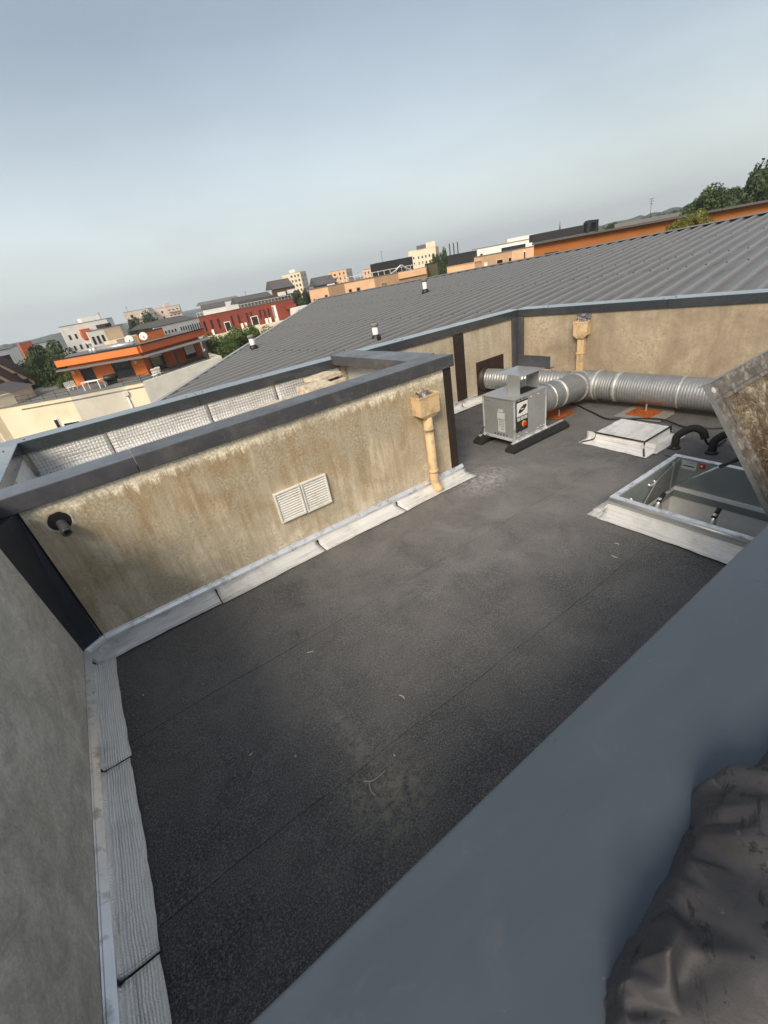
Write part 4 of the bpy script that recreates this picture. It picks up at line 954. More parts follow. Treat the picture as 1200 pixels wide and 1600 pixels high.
# ------------------------------------------------------------------ houses and blocks beyond
GZ = -13.0
_wf = MB(); 
for (a, c, d, e_) in ((0, 1, .93, 1), (0, 1, 0, .07), (0, .08, .07, .93), (.92, 1, .07, .93)): _wf.box((a, -.05, d), (c, .02, e_))
WF = _wf.mesh('window_frame'); WP = MB().box((.08, -.012, .07), (.92, .015, .93)).mesh('window_pane')
SH = MB().box((.06, -.045, .0), (.94, .0, 1)).mesh('roller_shutter')
_fm = {}
def inst(name, me, mat, parent, mw):
    key = (me.name, mat)
    if key not in _fm:
        m2 = me.copy(); m2.materials.clear(); m2.materials.append(K[mat]); _fm[key] = m2
    o = bpy.data.objects.new(name, _fm[key]); COL.objects.link(o); o.parent = parent
    o.matrix_local = mw; return o
class Bld:
    """pts: image points (u, v, distance) along the visible roof edge, left to right"""
    def __init__(s, name, label, cat, pts, depth, mats, group=None, zt=None, roof='r_grey', zb=GZ, flat=.12, lip=.25):
        P = [far(*p) for p in pts]
        if zt is None: zt = float(np.mean([p[2] for p in P]))
        s.zt = zt; s.P = [Vector((p[0], p[1])) for p in P]
        s.setup(name, label, cat, depth, mats, group, roof, zb, flat, lip)
    def setup(s, name, label, cat, depth, mats, group, roof, zb, flat, lip):
        A, B = s.P[0], s.P[-1]; mid = (A+B)/2; vd = (mid-Vector((0, 0))).normalized()
        back = [B+vd*depth, A+vd*depth]; s.poly = s.P+back; s.vd = vd
        s.root = thing(name, (mid.x+vd.x*depth/2, mid.y+vd.y*depth/2, zb), label, cat, group); s.zb = zb
        if isinstance(mats, str): mats = [mats]*(len(s.P)-1)
        s.mats = mats
        for i in range(len(s.P)-1):
            if mats[i] is None: continue
            a, c = s.P[i], s.P[i+1]; n = s.normal(i); b = MB()
            b.prism([tuple(a), tuple(c), tuple(c-n*.3), tuple(a-n*.3)], zb, s.zt); b.build('wall', mats[i], s.root)
        b = MB(); k = len(s.poly); inn = [p.lerp(mid+vd*depth/2, .02) for p in s.poly]
        b.prism([tuple(p) for p in inn], zb, s.zt-.35); b.build('wall', mats[-1], s.root)
        if flat:
            for i in range(len(s.P)-1):
                if mats[i] is None: continue
                a, c = s.P[i], s.P[i+1]; n = s.normal(i); b = MB(); b.prism([tuple(a+n*.08), tuple(c+n*.08), tuple(c-n*lip), tuple(a-n*lip)], s.zt, s.zt+flat); b.build('roof_edge', roof, s.root)
            b = MB(); b.prism([tuple(p) for p in inn], s.zt-.34, s.zt-.2); b.build('roof', roof, s.root)
    def normal(s, i):
        a, c = s.P[i], s.P[i+1]; d = (c-a).normalized(); n = Vector((d.y, -d.x)); return n if n.dot((a+c)/2) < 0 else -n
    def win(s, i, u0, u1, z0, z1, frame='w_white', pane='glass', shutter=0):
        """window on face i: u in fractions of the face, z in metres below the roof edge"""
        a, c = s.P[i], s.P[i+1]; d = (c-a); L = d.length; d = d/L; n = s.normal(i)
        o = a+d*(u0*L)+n*.03; w = (u1-u0)*L; h = z1-z0
        dd = d if d.cross(n) < 0 else d
        mw = Matrix(((d.x*w, -n.x, 0, o.x), (d.y*w, -n.y, 0, o.y), (0, 0, h, s.zt-z1), (0, 0, 0, 1)))
        loc = Matrix.Translation(-Vector(s.root.location)) @ mw
        f = inst('window', WF, frame, s.root, loc); inst('pane', WP, pane, f, Matrix())
        if shutter: inst('roller_shutter', SH, 'w_white', f, Matrix(((1, 0, 0, 0), (0, 1, 0, 0), (0, 0, shutter, 1-shutter), (0, 0, 0, 1))))
        return f
    def bank(s, i, n, rows, wf=.5, hf=1.3, z0=1.2, pitch=2.8, u0=.06, u1=.94, mat='glass', name='window_rows'):
        a, c = s.P[i], s.P[i+1]; L = (c-a).length; d = (c-a)/L; nn = s.normal(i); b = MB()
        for r in range(rows):
            for k in range(n):
                x = (u0+(u1-u0)*(k+.5)/n)*L; w = wf*(u1-u0)*L/n/2; zc = s.zt-z0-r*pitch
                p = a+d*(x-w)+nn*.06; q = a+d*(x+w)+nn*.06
                b.prism([tuple(p), tuple(q), tuple(q-nn*.1), tuple(p-nn*.1)], zc-hf, zc)
        return tag(b.build(name, mat, s.root), kind='stuff')
    def block(s, name, mat, i, u0, u1, o0, o1, z0, z1):
        """box on face i; z in metres relative to the roof edge (up positive), o outward"""
        a, c = s.P[i], s.P[i+1]; d = (c-a); n = s.normal(i); p = a+d*u0; q = a+d*u1; b = MB()
        b.prism([tuple(p+n*o0), tuple(q+n*o0), tuple(q+n*o1), tuple(p+n*o1)], s.zt+z0, s.zt+z1); return b.build(name, mat, s.root)
    def gable(s, i, u0, u1, o0, o1, z0, h, mat='r_slate', name='roof', over=.3):
        a, c = s.P[i], s.P[i+1]; d = c-a; n = s.normal(i); L = d.length; dn = d/L
        p = a+d*u0-dn*over; q = a+d*u1+dn*over; b = MB(); z = s.zt+z0
        A1, A2, B1, B2 = p+n*(o1+over), p+n*(o0-over), q+n*(o1+over), q+n*(o0-over); m1 = (A1+A2)/2; m2 = (B1+B2)/2
        b.add([(*A1, z), (*B1, z), (*B2, z), (*A2, z), (*m1, z+h), (*m2, z+h)], [(3, 2, 1, 0), (0, 1, 5, 4), (2, 3, 4, 5), (0, 4, 3), (1, 2, 5)]); return b.build(name, mat, s.root)
    def lean(s, i, u0, u1, o0, o1, zb, zf, mat, name='roof'):
        a, c = s.P[i], s.P[i+1]; d = c-a; n = s.normal(i); p = a+d*u0; q = a+d*u1; b = MB(); z = s.zt
        bot = [(*(p+n*o1), z+zf-1), (*(q+n*o1), z+zf-1), (*(q+n*o0), z+zf-1), (*(p+n*o0), z+zf-1)]
        if (Vector(bot[1]).xy-Vector(bot[0]).xy).cross(Vector(bot[2]).xy-Vector(bot[0]).xy) < 0: bot = [bot[1], bot[0], bot[3], bot[2]]
        b.hexa(bot, [(*bot[0][:2], z+zf), (*bot[1][:2], z+zf), (*bot[2][:2], z+zb), (*bot[3][:2], z+zb)]); return b.build(name, mat, s.root)
    def mast(s, i, u, o, z0, h, r=.05, arms=3):
        a, c = s.P[i], s.P[i+1]; d = c-a; n = s.normal(i); p = a+d*u+n*o; dn = d.normalized(); b = MB(); z = s.zt+z0
        b.tube([(p.x, p.y, z), (p.x, p.y, z+h)], r, 6)
        for k in range(arms):
            zz = z+h*(.98-.12*k); w = h*.16*(1-.2*k); b.tube([(p.x-dn.x*w, p.y-dn.y*w, zz), (p.x+dn.x*w, p.y+dn.y*w, zz)], r*.7, 5)
        return b.build('antenna', 'metal_rail', s.root)

# --- orange penthouse block with cream terrace walls
class Bz(Bld):
    def __init__(s, name, label, cat, P, zt, depth, mats, **k):
        s.zt = zt; s.P = [Vector(p) for p in P]; s.setup(name, label, cat, depth, mats, k.get('group'), k.get('roof', 'r_grey'), k.get('zb', GZ), k.get('flat', .12), k.get('lip', .25))
par = [tuple(onz(u, v, -3.0)[:2]) for u, v in ((-6, 639.8), (30, 633.5), (109.3, 619.3), (194, 602.7), (222, 597.3), (345.7, 556))]
ob_ = Bz('apartment_building', 'orange penthouse with flat canopy above cream and grey terrace walls', 'building', par, -3.0, 22, ['w_cream', 'w_cream', 'w_greige', 'w_cream', None], flat=.06, lip=.3)
ro = ob_.root
p4 = onz(345.7, 556, -2.62); a_, c_, n_ = Vector(par[4]), Vector((p4[0], p4[1])), Vector((.2, -.98))
b = MB(); b.prism([tuple(a_), tuple(c_), tuple(c_-n_*.3), tuple(a_-n_*.3)], GZ, [-3.0, -2.62, -2.62, -3.0]); b.build('wall', 'w_greige_lit', ro)  # grey beige wall turned sunward and paled in colour to look lit
b = MB(); b.prism([tuple(c_), tuple(c_+Vector((.4, 9))), tuple(c_+Vector((.1, 9))), tuple(c_-n_*.3)], GZ, -2.62); b.build('wall', 'w_greige', ro)
pw = [Vector(onz(u, v, -3.35)[:2]) for u, v in ((121.4, 604.8), (234, 586.5), (320, 557))]
ext = pw[2]+(pw[2]-pw[1])*.02; vd = ob_.vd; inner = pw[1]
def orange_face(a, c, mat, z0=-3.35, z1=-.95):
    d = (c-a).normalized(); n = Vector((d.y, -d.x)); n = n if n.dot((a+c)/2) < 0 else -n
    b = MB(); b.prism([tuple(a), tuple(c), tuple(c-n*.3), tuple(a-n*.3)], z0, z1); b.build('wall', mat, ro); return d, n
dA, nA = orange_face(pw[0], pw[1], 'w_orange'); dB_, nB_ = orange_face(pw[1], pw[2], 'w_rust_shade')  # right wing: same orange wall with its shade put into the colour
b = MB(); bk = vd*10; b.prism([tuple(pw[0]-nA*.1), tuple(pw[1]-nA*.1), tuple(pw[2]-nB_*.1), tuple(pw[2]+bk), tuple(pw[0]+bk)], -3.4, -.6); b.build('wall', 'w_orange', ro)
# roof band, roof, canopy
for (a, c, n, m_) in ((pw[0]-dA*.6, pw[1]+dA*.35, nA, 'w_orange'), (pw[1]-dB_*.35, pw[2]+dB_*.6, nB_, 'w_rust_shade')):
    b = MB(); b.prism([tuple(a+n*.75), tuple(c+n*.75), tuple(c+n*.4), tuple(a+n*.4)], -.93, -.22); b.build('roof_band', m_, ro)
    b = MB(); b.prism([tuple(a+n*.82), tuple(c+n*.82), tuple(c+n*.35), tuple(a+n*.35)], -.218, -.12); b.build('roof_edge', 'r_dark', ro)
b = MB(); b.prism([tuple(pw[0]+nA*.5), tuple(pw[1]+nA*.5), tuple(pw[2]+nB_*.5), tuple(pw[2]+bk), tuple(pw[0]+bk)], -.6, -.32); b.build('roof', 'r_grey', ro)
cn = [Vector(onz(u, v, -1.22)[:2]) for u, v in ((87, 581), (233, 556.5), (331, 528.5))]
b = MB(); b.prism([tuple(cn[0]), tuple(cn[1]), tuple(pw[1]+nA*.3), tuple(pw[0]+nA*.3-dA*1.2)], -1.29, -1.21); b.build('canopy', 'r_grey', ro)
b = MB(); b.prism([tuple(cn[1]), tuple(cn[2]), tuple(pw[2]+nB_*.3+dB_*1.2), tuple(pw[1]+nB_*.3)], -1.29, -1.212); b.build('canopy', 'r_grey', ro)
for q in (Vector(onz(288, 574, -3.0)[:2]), Vector(onz(336, 560, -3.0)[:2])):
    q = q+vd*3.2; b = MB(); b.box((q.x-.13, q.y-.13, -3.3), (q.x+.13, q.y+.13, -1.28)); b.build('canopy_post', 'metal_rail', ro)
b = MB(); b.prism([tuple(p) for p in [Vector(par[1]), Vector(par[2]), Vector(par[3]), Vector(par[4]), Vector(par[5]), pw[2]+vd, pw[0]+vd]], -3.5, -3.36); b.build('terrace_floor', 'r_grey', ro)
def opening(a, d, n, L, u0, u1, z0, z1, shutter, frame='metal_rail'):
    o = a+d*(u0*L)+n*.04; w = (u1-u0)*L; h = z1-z0
    mw = Matrix.Translation(-Vector(ro.location)) @ Matrix(((d.x*w, -n.x, 0, o.x), (d.y*w, -n.y, 0, o.y), (0, 0, h, z0), (0, 0, 0, 1)))
    f = inst('window', WF, frame, ro, mw); inst('pane', WP, 'glass', f, Matrix())
    if shutter: inst('roller_shutter', SH, 'w_white', f, Matrix(((1, 0, 0, 0), (0, 1, 0, 0), (0, 0, shutter, 1-shutter), (0, 0, 0, 1))))
LA, LB = (pw[1]-pw[0]).length, (pw[2]-pw[1]).length
opening(pw[0], dA, nA, LA, .14, .31, -3.33, -1.35, .10); opening(pw[0], dA, nA, LA, .58, .83, -3.33, -1.35, .08)
opening(pw[1], dB_, nB_, LB, .08, .30, -3.33, -1.3, .22); opening(pw[1], dB_, nB_, LB, .66, .87, -3.0, -1.3, .72)
for (a, d, n, s_) in ((pw[0], dA, nA, .05), (pw[0], dA, nA, .90)):
    q = a+d*(s_*LA)+n*.05; b = MB(); b.tube([(q.x, q.y, -1.75), (q.x+n.x*.12, q.y+n.y*.12, -1.75)], .17, 14); b.build('wall_lamp', 'w_white', ro, True)
# things on the roof of the penthouse
c0 = pw[1]+vd*6+dB_*1.0
b = MB(); b.prism([tuple(c0), tuple(c0+dB_*4.2), tuple(c0+dB_*4.2+vd*2), tuple(c0+vd*2)], -.4, .62); b.build('stair_housing', 'w_orange', ro)
b = MB(); b.prism([tuple(c0-vd*.05), tuple(c0+dB_*4.2-vd*.05), tuple(c0+dB_*4.2+vd*2), tuple(c0+vd*2)], .62, .70); b.build('roof_edge', 'r_dark', ro)
def dish(p, z):
    b = MB(); n = 16; vs = []
    f = Vector((-.3, -.9, .3)).normalized(); u_ = f.orthogonal().normalized(); w_ = f.cross(u_)
    for r, dz in ((0, -.12), (.25, -.09), (.45, 0)):
        for k in range(n): a = 2*math.pi*k/n; vs.append(Vector((p.x, p.y, z))+(u_*math.cos(a)+w_*math.sin(a))*max(r, .001)+f*dz)
    fs = [(j*n+k, j*n+(k+1) % n, (j+1)*n+(k+1) % n, (j+1)*n+k) for j in range(2) for k in range(n)]
    b.add(vs, fs); d_ = b.build('satellite_dish', 'w_pale', ro, True); d_.modifiers.new('s', 'SOLIDIFY').thickness = .03
    MB().tube([(p.x, p.y, z-.6), (p.x, p.y, z)], .04, 8).build('dish_mast', 'metal_rail', d_)
dish(pw[1]+vd*2.2+dA*-.5, .42); dish(pw[1]+vd*2.4+dB_*1.5, .42)
for k in range(3):
    a = pw[0]+dA*(LA*.45)+vd*(2+k*1.1); c = pw[0]+dA*(LA*.98)+vd*(2+k*1.1)
    MB().tube([(a.x, a.y, -.02), (c.x, c.y, -.02)], .24, 12).build('roof_duct', 'galv', ro, True)
for k in range(2):
    a = pw[0]+dA*(LA*(.40+.05*k))+vd*1.8; MB().tube([(a.x, a.y, -.4), (a.x, a.y, .2), (a.x, a.y, .26)], [.28, .28, .2], 12).build('roof_cowl', 'galv', ro, True)
# terrace railing, furniture
def rail(pts, z0, h, name='railing'):
    b = MB()
    for i in range(len(pts)-1):
        a, c = pts[i], pts[i+1]
        for zz in (z0+h, z0+h*.55, z0+h*.2): b.tube([(a.x, a.y, zz), (c.x, c.y, zz)], .025, 5)
        k = max(1, int((c-a).length/1.2))
        for j in range(k+1): q = a.lerp(c, j/k); b.tube([(q.x, q.y, z0), (q.x, q.y, z0+h)], .025, 5)
    return b.build(name, 'metal_rail', ro)
P_ = [Vector(p) for p in par]
rail([P_[1]+vd*.2, P_[2]+vd*.2], -2.95, .75); rail([P_[3]+vd*.2, P_[4]+vd*.2, P_[4].lerp(P_[5], .45)+vd*.2], -2.95, .6); rail([P_[4].lerp(P_[5], .8)+vd*.3, P_[5]+vd*.3], -2.95, .8)
nP = ob_.normal(2)
ob_.win(1, .47, .56, 1.75, 3.6, 'w_pale'); ob_.win(1, .60, .97, 2.3, 3.4, 'w_pale'); ob_.win(2, .70, .93, 2.6, 3.5, 'w_white'); ob_.win(3, .2, .85, 2.4, 3.4, 'w_cream')
q = P_[3]+nP*.12-(P_[3]-P_[2])*.02
MB().tube([(q.x, q.y, -3.9), (q.x, q.y, -12)], .09, 8).build('rainwater_pipe', 'w_pale', ro, True); MB().box((q.x-.2, q.y-.2, -3.9), (q.x+.2, q.y+.2, -3.5)).build('rainwater_hopper', 'w_pale', ro)
def chair(p, ang, label, mat):
    t = thing('garden_chair', (p.x, p.y, -3.35), label, 'chair')
    m = Matrix.Translation((p.x, p.y, -3.35)) @ Matrix.Rotation(ang, 4, 'Z')
    MB().box((-.25, -.25, .42), (.25, .25, .46), m).build('seat', mat, t)
    bb = MB()
    for k in range(5): bb.box((-.25+k*.11, .22, .46), (-.19+k*.11, .26, 1.0), m)
    bb.box((-.25, .22, .96), (.25, .26, 1.02), m); bb.build('backrest', mat, t)
    for sx in (-.22, .22):
        for sy in (-.22, .22): MB().box((sx-.025, sy-.025, 0), (sx+.025, sy+.025, .42), m).build('leg', mat, t)
tp = lambda u, v: Vector(onz(u, v, -2.95)[:2])+vd*1.0
chair(tp(108, 608), .4, 'white slatted chair by the left end of the penthouse terrace', 'w_white'); chair(tp(115, 606), .2, 'pale slatted chair just right of the leftmost terrace chair', 'w_pale')
chair(tp(243, 588), -.5, 'white chair by the inner corner of the orange penthouse', 'w_white'); chair(tp(250, 585), -.3, 'pale chair near the glass door of the shaded right penthouse wing', 'w_pale')
p = tp(148, 606)+vd*.4
t = thing('garden_table', (p.x, p.y, -3.35), 'white garden table on the penthouse terrace before the orange wall', 'table')
m = Matrix.Translation((p.x, p.y, -3.35)) @ Matrix.Rotation(math.atan2(dA.y, dA.x), 4, 'Z'); MB().box((-1.0, -.45, .92), (1.0, .45, .97), m).build('tabletop', 'w_white', t)
for sx in (-.9, .9):
    for sy in (-.38, .38): MB().box((sx-.04, sy-.04, 0), (sx+.04, sy+.04, .92), m).build('leg', 'w_white', t)
p = tp(176, 598)+vd*.3
t = thing('barbecue', (p.x, p.y, -3.35), 'rounded black covered grill on the penthouse terrace', 'barbecue')
MB().tube([(p.x-.6, p.y, -2.75), (p.x-.5, p.y, -2.6), (p.x+.5, p.y, -2.6), (p.x+.6, p.y, -2.75)], [.2, .38, .38, .2], 12).build('cover', 'black', t, True); MB().box((p.x-.5, p.y-.2, -3.35), (p.x+.5, p.y+.2, -2.8)).build('trolley', 'black', t)

# --- left edge
B = Bld('house', 'white house with one big dark window at the left edge', 'house', [(-40, 547, 92), (12, 543, 95), (31, 549, 112)], 10, ['w_white', 'w_pale'])
B.win(0, .55, .96, .6, 2.9, 'w_white'); B.win(0, .66, .73, 3.6, 4.7); B.win(0, .80, .92, 3.4, 4.7); B.win(0, .72, .79, 5.4, 6.4); B.win(0, .84, .93, 5.3, 6.2)
q0 = far(20, 600, 64); rowh = thing('row_house', (q0[0], q0[1], GZ), 'row of houses with stepped sloping brown roofs at the left edge', 'house')
for (ua, va, ub, vb, D, mw) in ((-60, 536, 54, 593, 70, 'w_beige'), (-60, 553, 45, 607, 66, 'w_pink'), (-60, 575, 26, 616, 62, 'w_beige'), (-60, 598, 10, 628, 59, 'w_pale')):
    a, c = Vector(far(ua, va, D)), Vector(far(ub, vb, D+1)); bk = Vector((a.x+c.x, a.y+c.y, 0)).normalized()
    b = MB(); b.hexa([a-Vector((0, 0, .3)), c-Vector((0, 0, .3)), c+bk*4-Vector((0, 0, -.7)), a+bk*4-Vector((0, 0, -.7))], [a, c, c+bk*4+Vector((0, 0, 1.0)), a+bk*4+Vector((0, 0, 1.0))]); b.build('roof', 'r_brown', rowh)
    b = MB(); f2 = bk*.25
    b.prism([(a.x+f2.x, a.y+f2.y), (c.x+f2.x, c.y+f2.y), (c.x+bk.x*3.7, c.y+bk.y*3.7), (a.x+bk.x*3.7, a.y+bk.y*3.7)], GZ, [a.z-.25, c.z-.25, c.z+.55, a.z+.55]); b.build('wall', mw, rowh)
    for f in (.55, .72, .88):
        p_ = a.lerp(c, f)-Vector((0, 0, 1.7)); d_ = (c-a); d_.z = 0; d_.normalize(); b = MB()
        b.prism([tuple((p_+f2*.5).xy), tuple((p_+f2*.5+d_*.7).xy), tuple((p_+f2+d_*.7).xy), tuple((p_+f2).xy)], p_.z-.5, p_.z+.5); b.build('window', 'glass', rowh)
B = Bld('house', 'small cream house behind the terrace railing at the left edge', 'house', [(-30, 628, 58), (18, 612, 59), (50, 606, 62)], 5, 'w_cream', roof='w_cream'); B.gable(1, 0, 1, -4, 0, .1, .8, 'r_slate')
B = Bld('house', 'red framed rooftop house between white house and tree at left', 'house', [(29, 537, 130), (49, 534, 132)], 12, 'w_rust_shade'); B.win(0, .35, .92, 1.0, 3.2, 'w_rust_shade')
B = Bld('house', 'white cube house behind the dark tree at left', 'house', [(48, 537, 140), (78, 531, 142), (84, 535, 150)], 12, ['w_white', 'w_pale']); B.win(0, .15, .28, 1.2, 2.2); B.win(0, .46, .58, 1.0, 2.8)
B = Bld('house', 'low grey house tucked left of the large pale block', 'house', [(76, 552, 120), (106, 544, 122)], 12, 'w_pale', roof='w_white'); B.gable(0, 0, .55, -6, 0, .1, 1.0, 'r_slate')
# pale block with stepped balconies
B = Bld('apartment_building', 'large pale grey block with stepped balconies left of towers', 'building', [(91, 511, 150), (165, 496, 152), (176, 499, 172)], 18, ['w_pale', 'w_pale'])
B.bank(0, 7, 6, .35, 1.2, 2.2, 2.7); B.mast(0, .93, -2, 0, 1.8, .04)
for r in range(4): B.block('balcony', 'w_white', 0, .38+.08*r, .95, .05, 1.2, -5.2-2.7*r, -4.2-2.7*r)
B.block('red_bay', 'w_rust_shade', 0, .36, .55, .05, 1.4, -4.0, -1.4); B.block('upper_storey', 'w_white', 0, .5, .9, -6, -1, .12, 1.2)
B = Bld('house', 'beige gabled block with a blank wall right of the pale block', 'house', [(139, 527, 105), (160, 512, 106), (186, 508, 108), (200, 526, 112)], 14, ['w_white', 'w_beige', 'w_beige'], zt=2.6-1.2)
B.bank(0, 3, 2, .5, 1.4, 1.0, 2.4); B.block('lower_wing', 'w_beige', 1, -.3, 1.6, .1, 4, -6, -2.2); B.block('roof_box', 'r_dark', 1, .4, .75, -4, -1, .1, .8)
# twin towers
B = Bld('tower_block', 'left pink beige tower with antenna, of the close pair', 'tower', [(190, 484, 260), (229, 478, 262), (241, 489, 285)], 16, ['w_pink', 'w_pale'], 'twin towers left of the long white building')
B.bank(1, 4, 6, .55, 1.5, 1.5, 2.9); B.bank(0, 2, 6, .25, 1.2, 1.5, 2.9); B.mast(0, .25, -3, 0, 2.4, .07)
for r in range(5): B.block('balcony', 'w_white', 0, .62, .98, .05, 1.2, -3.0-2.9*r, -2.0-2.9*r)
B = Bld('tower_block', 'right beige tower with balcony column, of the close pair', 'tower', [(231, 481, 300), (256, 474, 300), (278, 473, 302), (285, 488, 325)], 16, ['w_pink', 'w_pink', 'w_pale'], 'twin towers left of the long white building')
B.bank(0, 2, 6, .25, 1.2, 1.5, 2.9); B.bank(1, 3, 6, .6, 1.6, 1.5, 2.9); B.block('lift_housing', 'w_pink', 1, .0, .4, -5, -1, .1, 1.8)
for r in range(6): B.block('balcony', 'w_pink', 1, .1, .95, .05, 1.3, -3.0-2.9*r, -2.0-2.9*r)
# long white building
B = Bld('terrace_building', 'long low white building with grey roof left of the red block', 'building', [(240, 513, 118), (275, 505, 122), (316, 495, 128)], 12, ['w_white', 'w_white'], roof='r_slate')
B.bank(0, 6, 1, .4, 1.5, 1.1, 2.6); B.bank(1, 10, 1, .4, 1.6, 1.0, 2.6); B.gable(0, .2, 1, -11, -.5, .1, 1.1); B.gable(1, 0, .8, -11, -.5, .1, 1.2)
B = Bld('house', 'grey roofed house with white gable behind the red block', 'house', [(316, 484, 170), (352, 479, 170)], 10, 'w_white', roof='r_slate'); B.gable(0, 0, 1, -9, 0, .1, 1.4)
B = Bld('hall_building', 'long pale roofed hall far behind the red block', 'building', [(318, 476, 210), (382, 466, 215)], 14, 'w_white', roof='r_grey'); B.gable(0, 0, .9, -12, 0, .1, 1.2, 'r_grey')
# red block on white base
B = Bld('apartment_building', 'brick red block with narrow slot windows on a white base', 'building', [(309, 494, 92), (378, 480.5, 93), (457, 465.5, 95), (459, 468, 108)], 12, ['w_red', 'w_red', 'w_red'], roof='r_slate')
for k in range(13):
    if k in (3, 8): continue
    i = 0 if k < 6 else 1; u0 = (.06+.155*k) if k < 6 else (.03+.085*(k-6)); B.win(i, u0, u0+(.045 if i == 0 else .035), .7, 2.4 if k % 2 else 2.7, 'w_red')
for (i, a, c) in ((0, .50, .64), (1, .10, .24)): B.win(i, a, c, 1.6, 3.3, 'w_white'); 
B.win(1, .55, .63, .5, 3.6, 'w_white', 'w_pale')
for (i, a) in ((0, .18), (0, .86), (0, .95), (1, .36), (1, .43)): B.block('white_box', 'w_white', i, a, a+.05, .02, .35, -3.4, -2.4)
B.block('terrace_base', 'w_cream', 0, -.12, 1.0, .4, 4, -4.6, -3.3); B.block('terrace_base', 'w_cream', 1, 0, 1.12, .4, 4, -4.6, -3.3)
B.block('base_wall', 'w_cream', 0, -.12, 1, .4, 3.2, -10, -4.6); B.block('base_wall', 'w_cream', 1, 0, 1.1, .4, 3.2, -10, -4.6)
for k in range(7): B.block('base_opening', 'glass', k % 2, .12+.12*k, .2+.12*k if k % 2 else .22+.12*k, 3.2, 3.26, -6.4, -4.9)
B.block('grey_annex', 'w_pale', 1, .87, 1.2, .4, 5.0, -4, -1.5); B.block('annex_opening', 'glass', 1, .92, 1.05, 5.0, 5.06, -2.9, -1.9)
B.block('balcony', 'w_red', 1, .80, 1.0, .05, 1.4, -1.6, -.9)
b = MB()
for i in (0, 1):
    a, c = B.P[i], B.P[i+1]; n = B.normal(i)
    for k in range(16): q = a.lerp(c, k/15)-n*.8; b.tube([(q.x, q.y, B.zt), (q.x, q.y, B.zt+.7)], .03, 5)
    a2, c2 = a-n*.8, c-n*.8; b.tube([(a2.x, a2.y, B.zt+.7), (c2.x, c2.y, B.zt+.7)], .04, 5)
b.build('railing', 'w_pale', B.root)
B = Bld('house', 'wide house with large slate roof rising behind the red block', 'house', [(372, 473, 130), (428, 461, 132)], 12, 'r_slate', roof='r_slate'); B.gable(0, 0, .95, -11, 0, -.4, 1.6); B.mast(0, .3, -2, 1, 1.2, .03)
B = Bld('house', 'dark timber house with steep roof left of the cream tower', 'house', [(424, 452, 150), (460, 445, 152)], 10, 'r_brown', flat=0); B.gable(0, .08, .9, -8, 0, -.2, 2.4, 'r_slate', 'roof', .4)
B.block('balcony', 'w_white', 0, .2, .5, .1, 1.3, -2.2, -1.2); B.block('balcony', 'w_white', 0, .62, 1.0, .1, 1.3, -2.0, -1.0); B.block('balcony', 'w_white', 0, .62, 1.05, .1, 1.3, -4.4, -3.4)
B = Bld('tower_block', 'cream tower standing alone behind the red block', 'tower', [(441, 434, 330), (450, 425.5, 330), (468, 422, 330), (478, 425, 345)], 14, ['w_cream', 'w_cream', 'w_pink'])
B.bank(1, 3, 9, .45, 1.3, 1.2, 2.8); B.bank(2, 2, 9, .6, 1.6, 1.2, 2.8); B.bank(0, 2, 5, .5, 1.4, 4, 2.8); B.block('lift_housing', 'w_white', 1, .1, .6, -5, -1, .1, 2)
B = Bld('house', 'small dark gabled house left of the orange beige tower', 'house', [(490, 447, 140), (526, 439.5, 142)], 9, 'r_dark', flat=0); B.gable(0, .15, .95, -8, 0, -.2, 2.2, 'r_slate'); B.block('balcony', 'w_white', 0, .55, .85, .1, 1.2, -1.4, -.3); B.win(0, .6, .8, .1, 1.2)
B = Bld('tower_block', 'orange beige tower with balconies behind the dark gabled house', 'tower', [(513, 427, 320), (525, 421, 320), (540, 418.5, 320), (550, 423, 335)], 14, ['w_peach', 'w_peach', 'w_pink'])
B.bank(0, 2, 6, .6, 1.5, 1.5, 2.8); B.bank(1, 2, 7, .3, 1.3, 1.2, 2.8); B.bank(2, 2, 6, .6, 1.5, 1.5, 2.8)
for r in range(5): B.block('balcony', 'w_pink', 0, .3, .95, .05, 1.2, -3.6-2.8*r, -2.7-2.8*r)
B = Bld('house', 'low peach house showing just above the long peach block', 'house', [(566, 423, 200), (590, 417, 200)], 10, 'w_peach'); B.bank(0, 4, 2, .4, 1, .8, 2)
# long peach block
B = Bld('apartment_building', 'long peach block with slatted bays right above the metal roof ridge', 'building', [(483, 456, 60), (512, 449.5, 60), (537, 444, 60.5), (584, 434, 61), (630, 423.5, 62), (664, 413.5, 63), (668, 416, 70)], 12, ['w_peach', 'w_peach_d', 'w_peach', 'w_peach_d', 'w_peach_d', 'w_peach'], roof='r_grey', flat=.08)
B.win(0, .12, .22, 1.0, 2.6, 'w_peach_d'); B.win(0, .75, .9, .8, 2.4, 'w_peach_d'); B.win(2, .12, .22, .7, 2.0, 'w_peach_d'); B.win(2, .38, .5, .7, 2.0, 'w_peach_d'); B.win(3, .20, .42, .7, 2.2, 'w_peach_d')
B.block('top_band', 'w_peach', 4, -.25, 1.0, .05, .25, -.7, .02)
for i in (1, 3, 4):
    b = MB(); a, c = B.P[i], B.P[i+1]; n = B.normal(i)
    for k in range(24): q = a.lerp(c, (k+.5)/24)+n*.04; b.box((q.x-.03, q.y-.03, B.zt-5), (q.x+.03, q.y+.03, B.zt-.1))
    tag(b.build('slat_screen', 'w_peach_d', B.root), kind='stuff')
B.block('dark_storey', 'r_dark', 4, -.95, .65, -5, -1.5, .0, 1.5); B.mast(4, -.55, -3, 1.4, 1.3, .02, 1)
rails = MB()
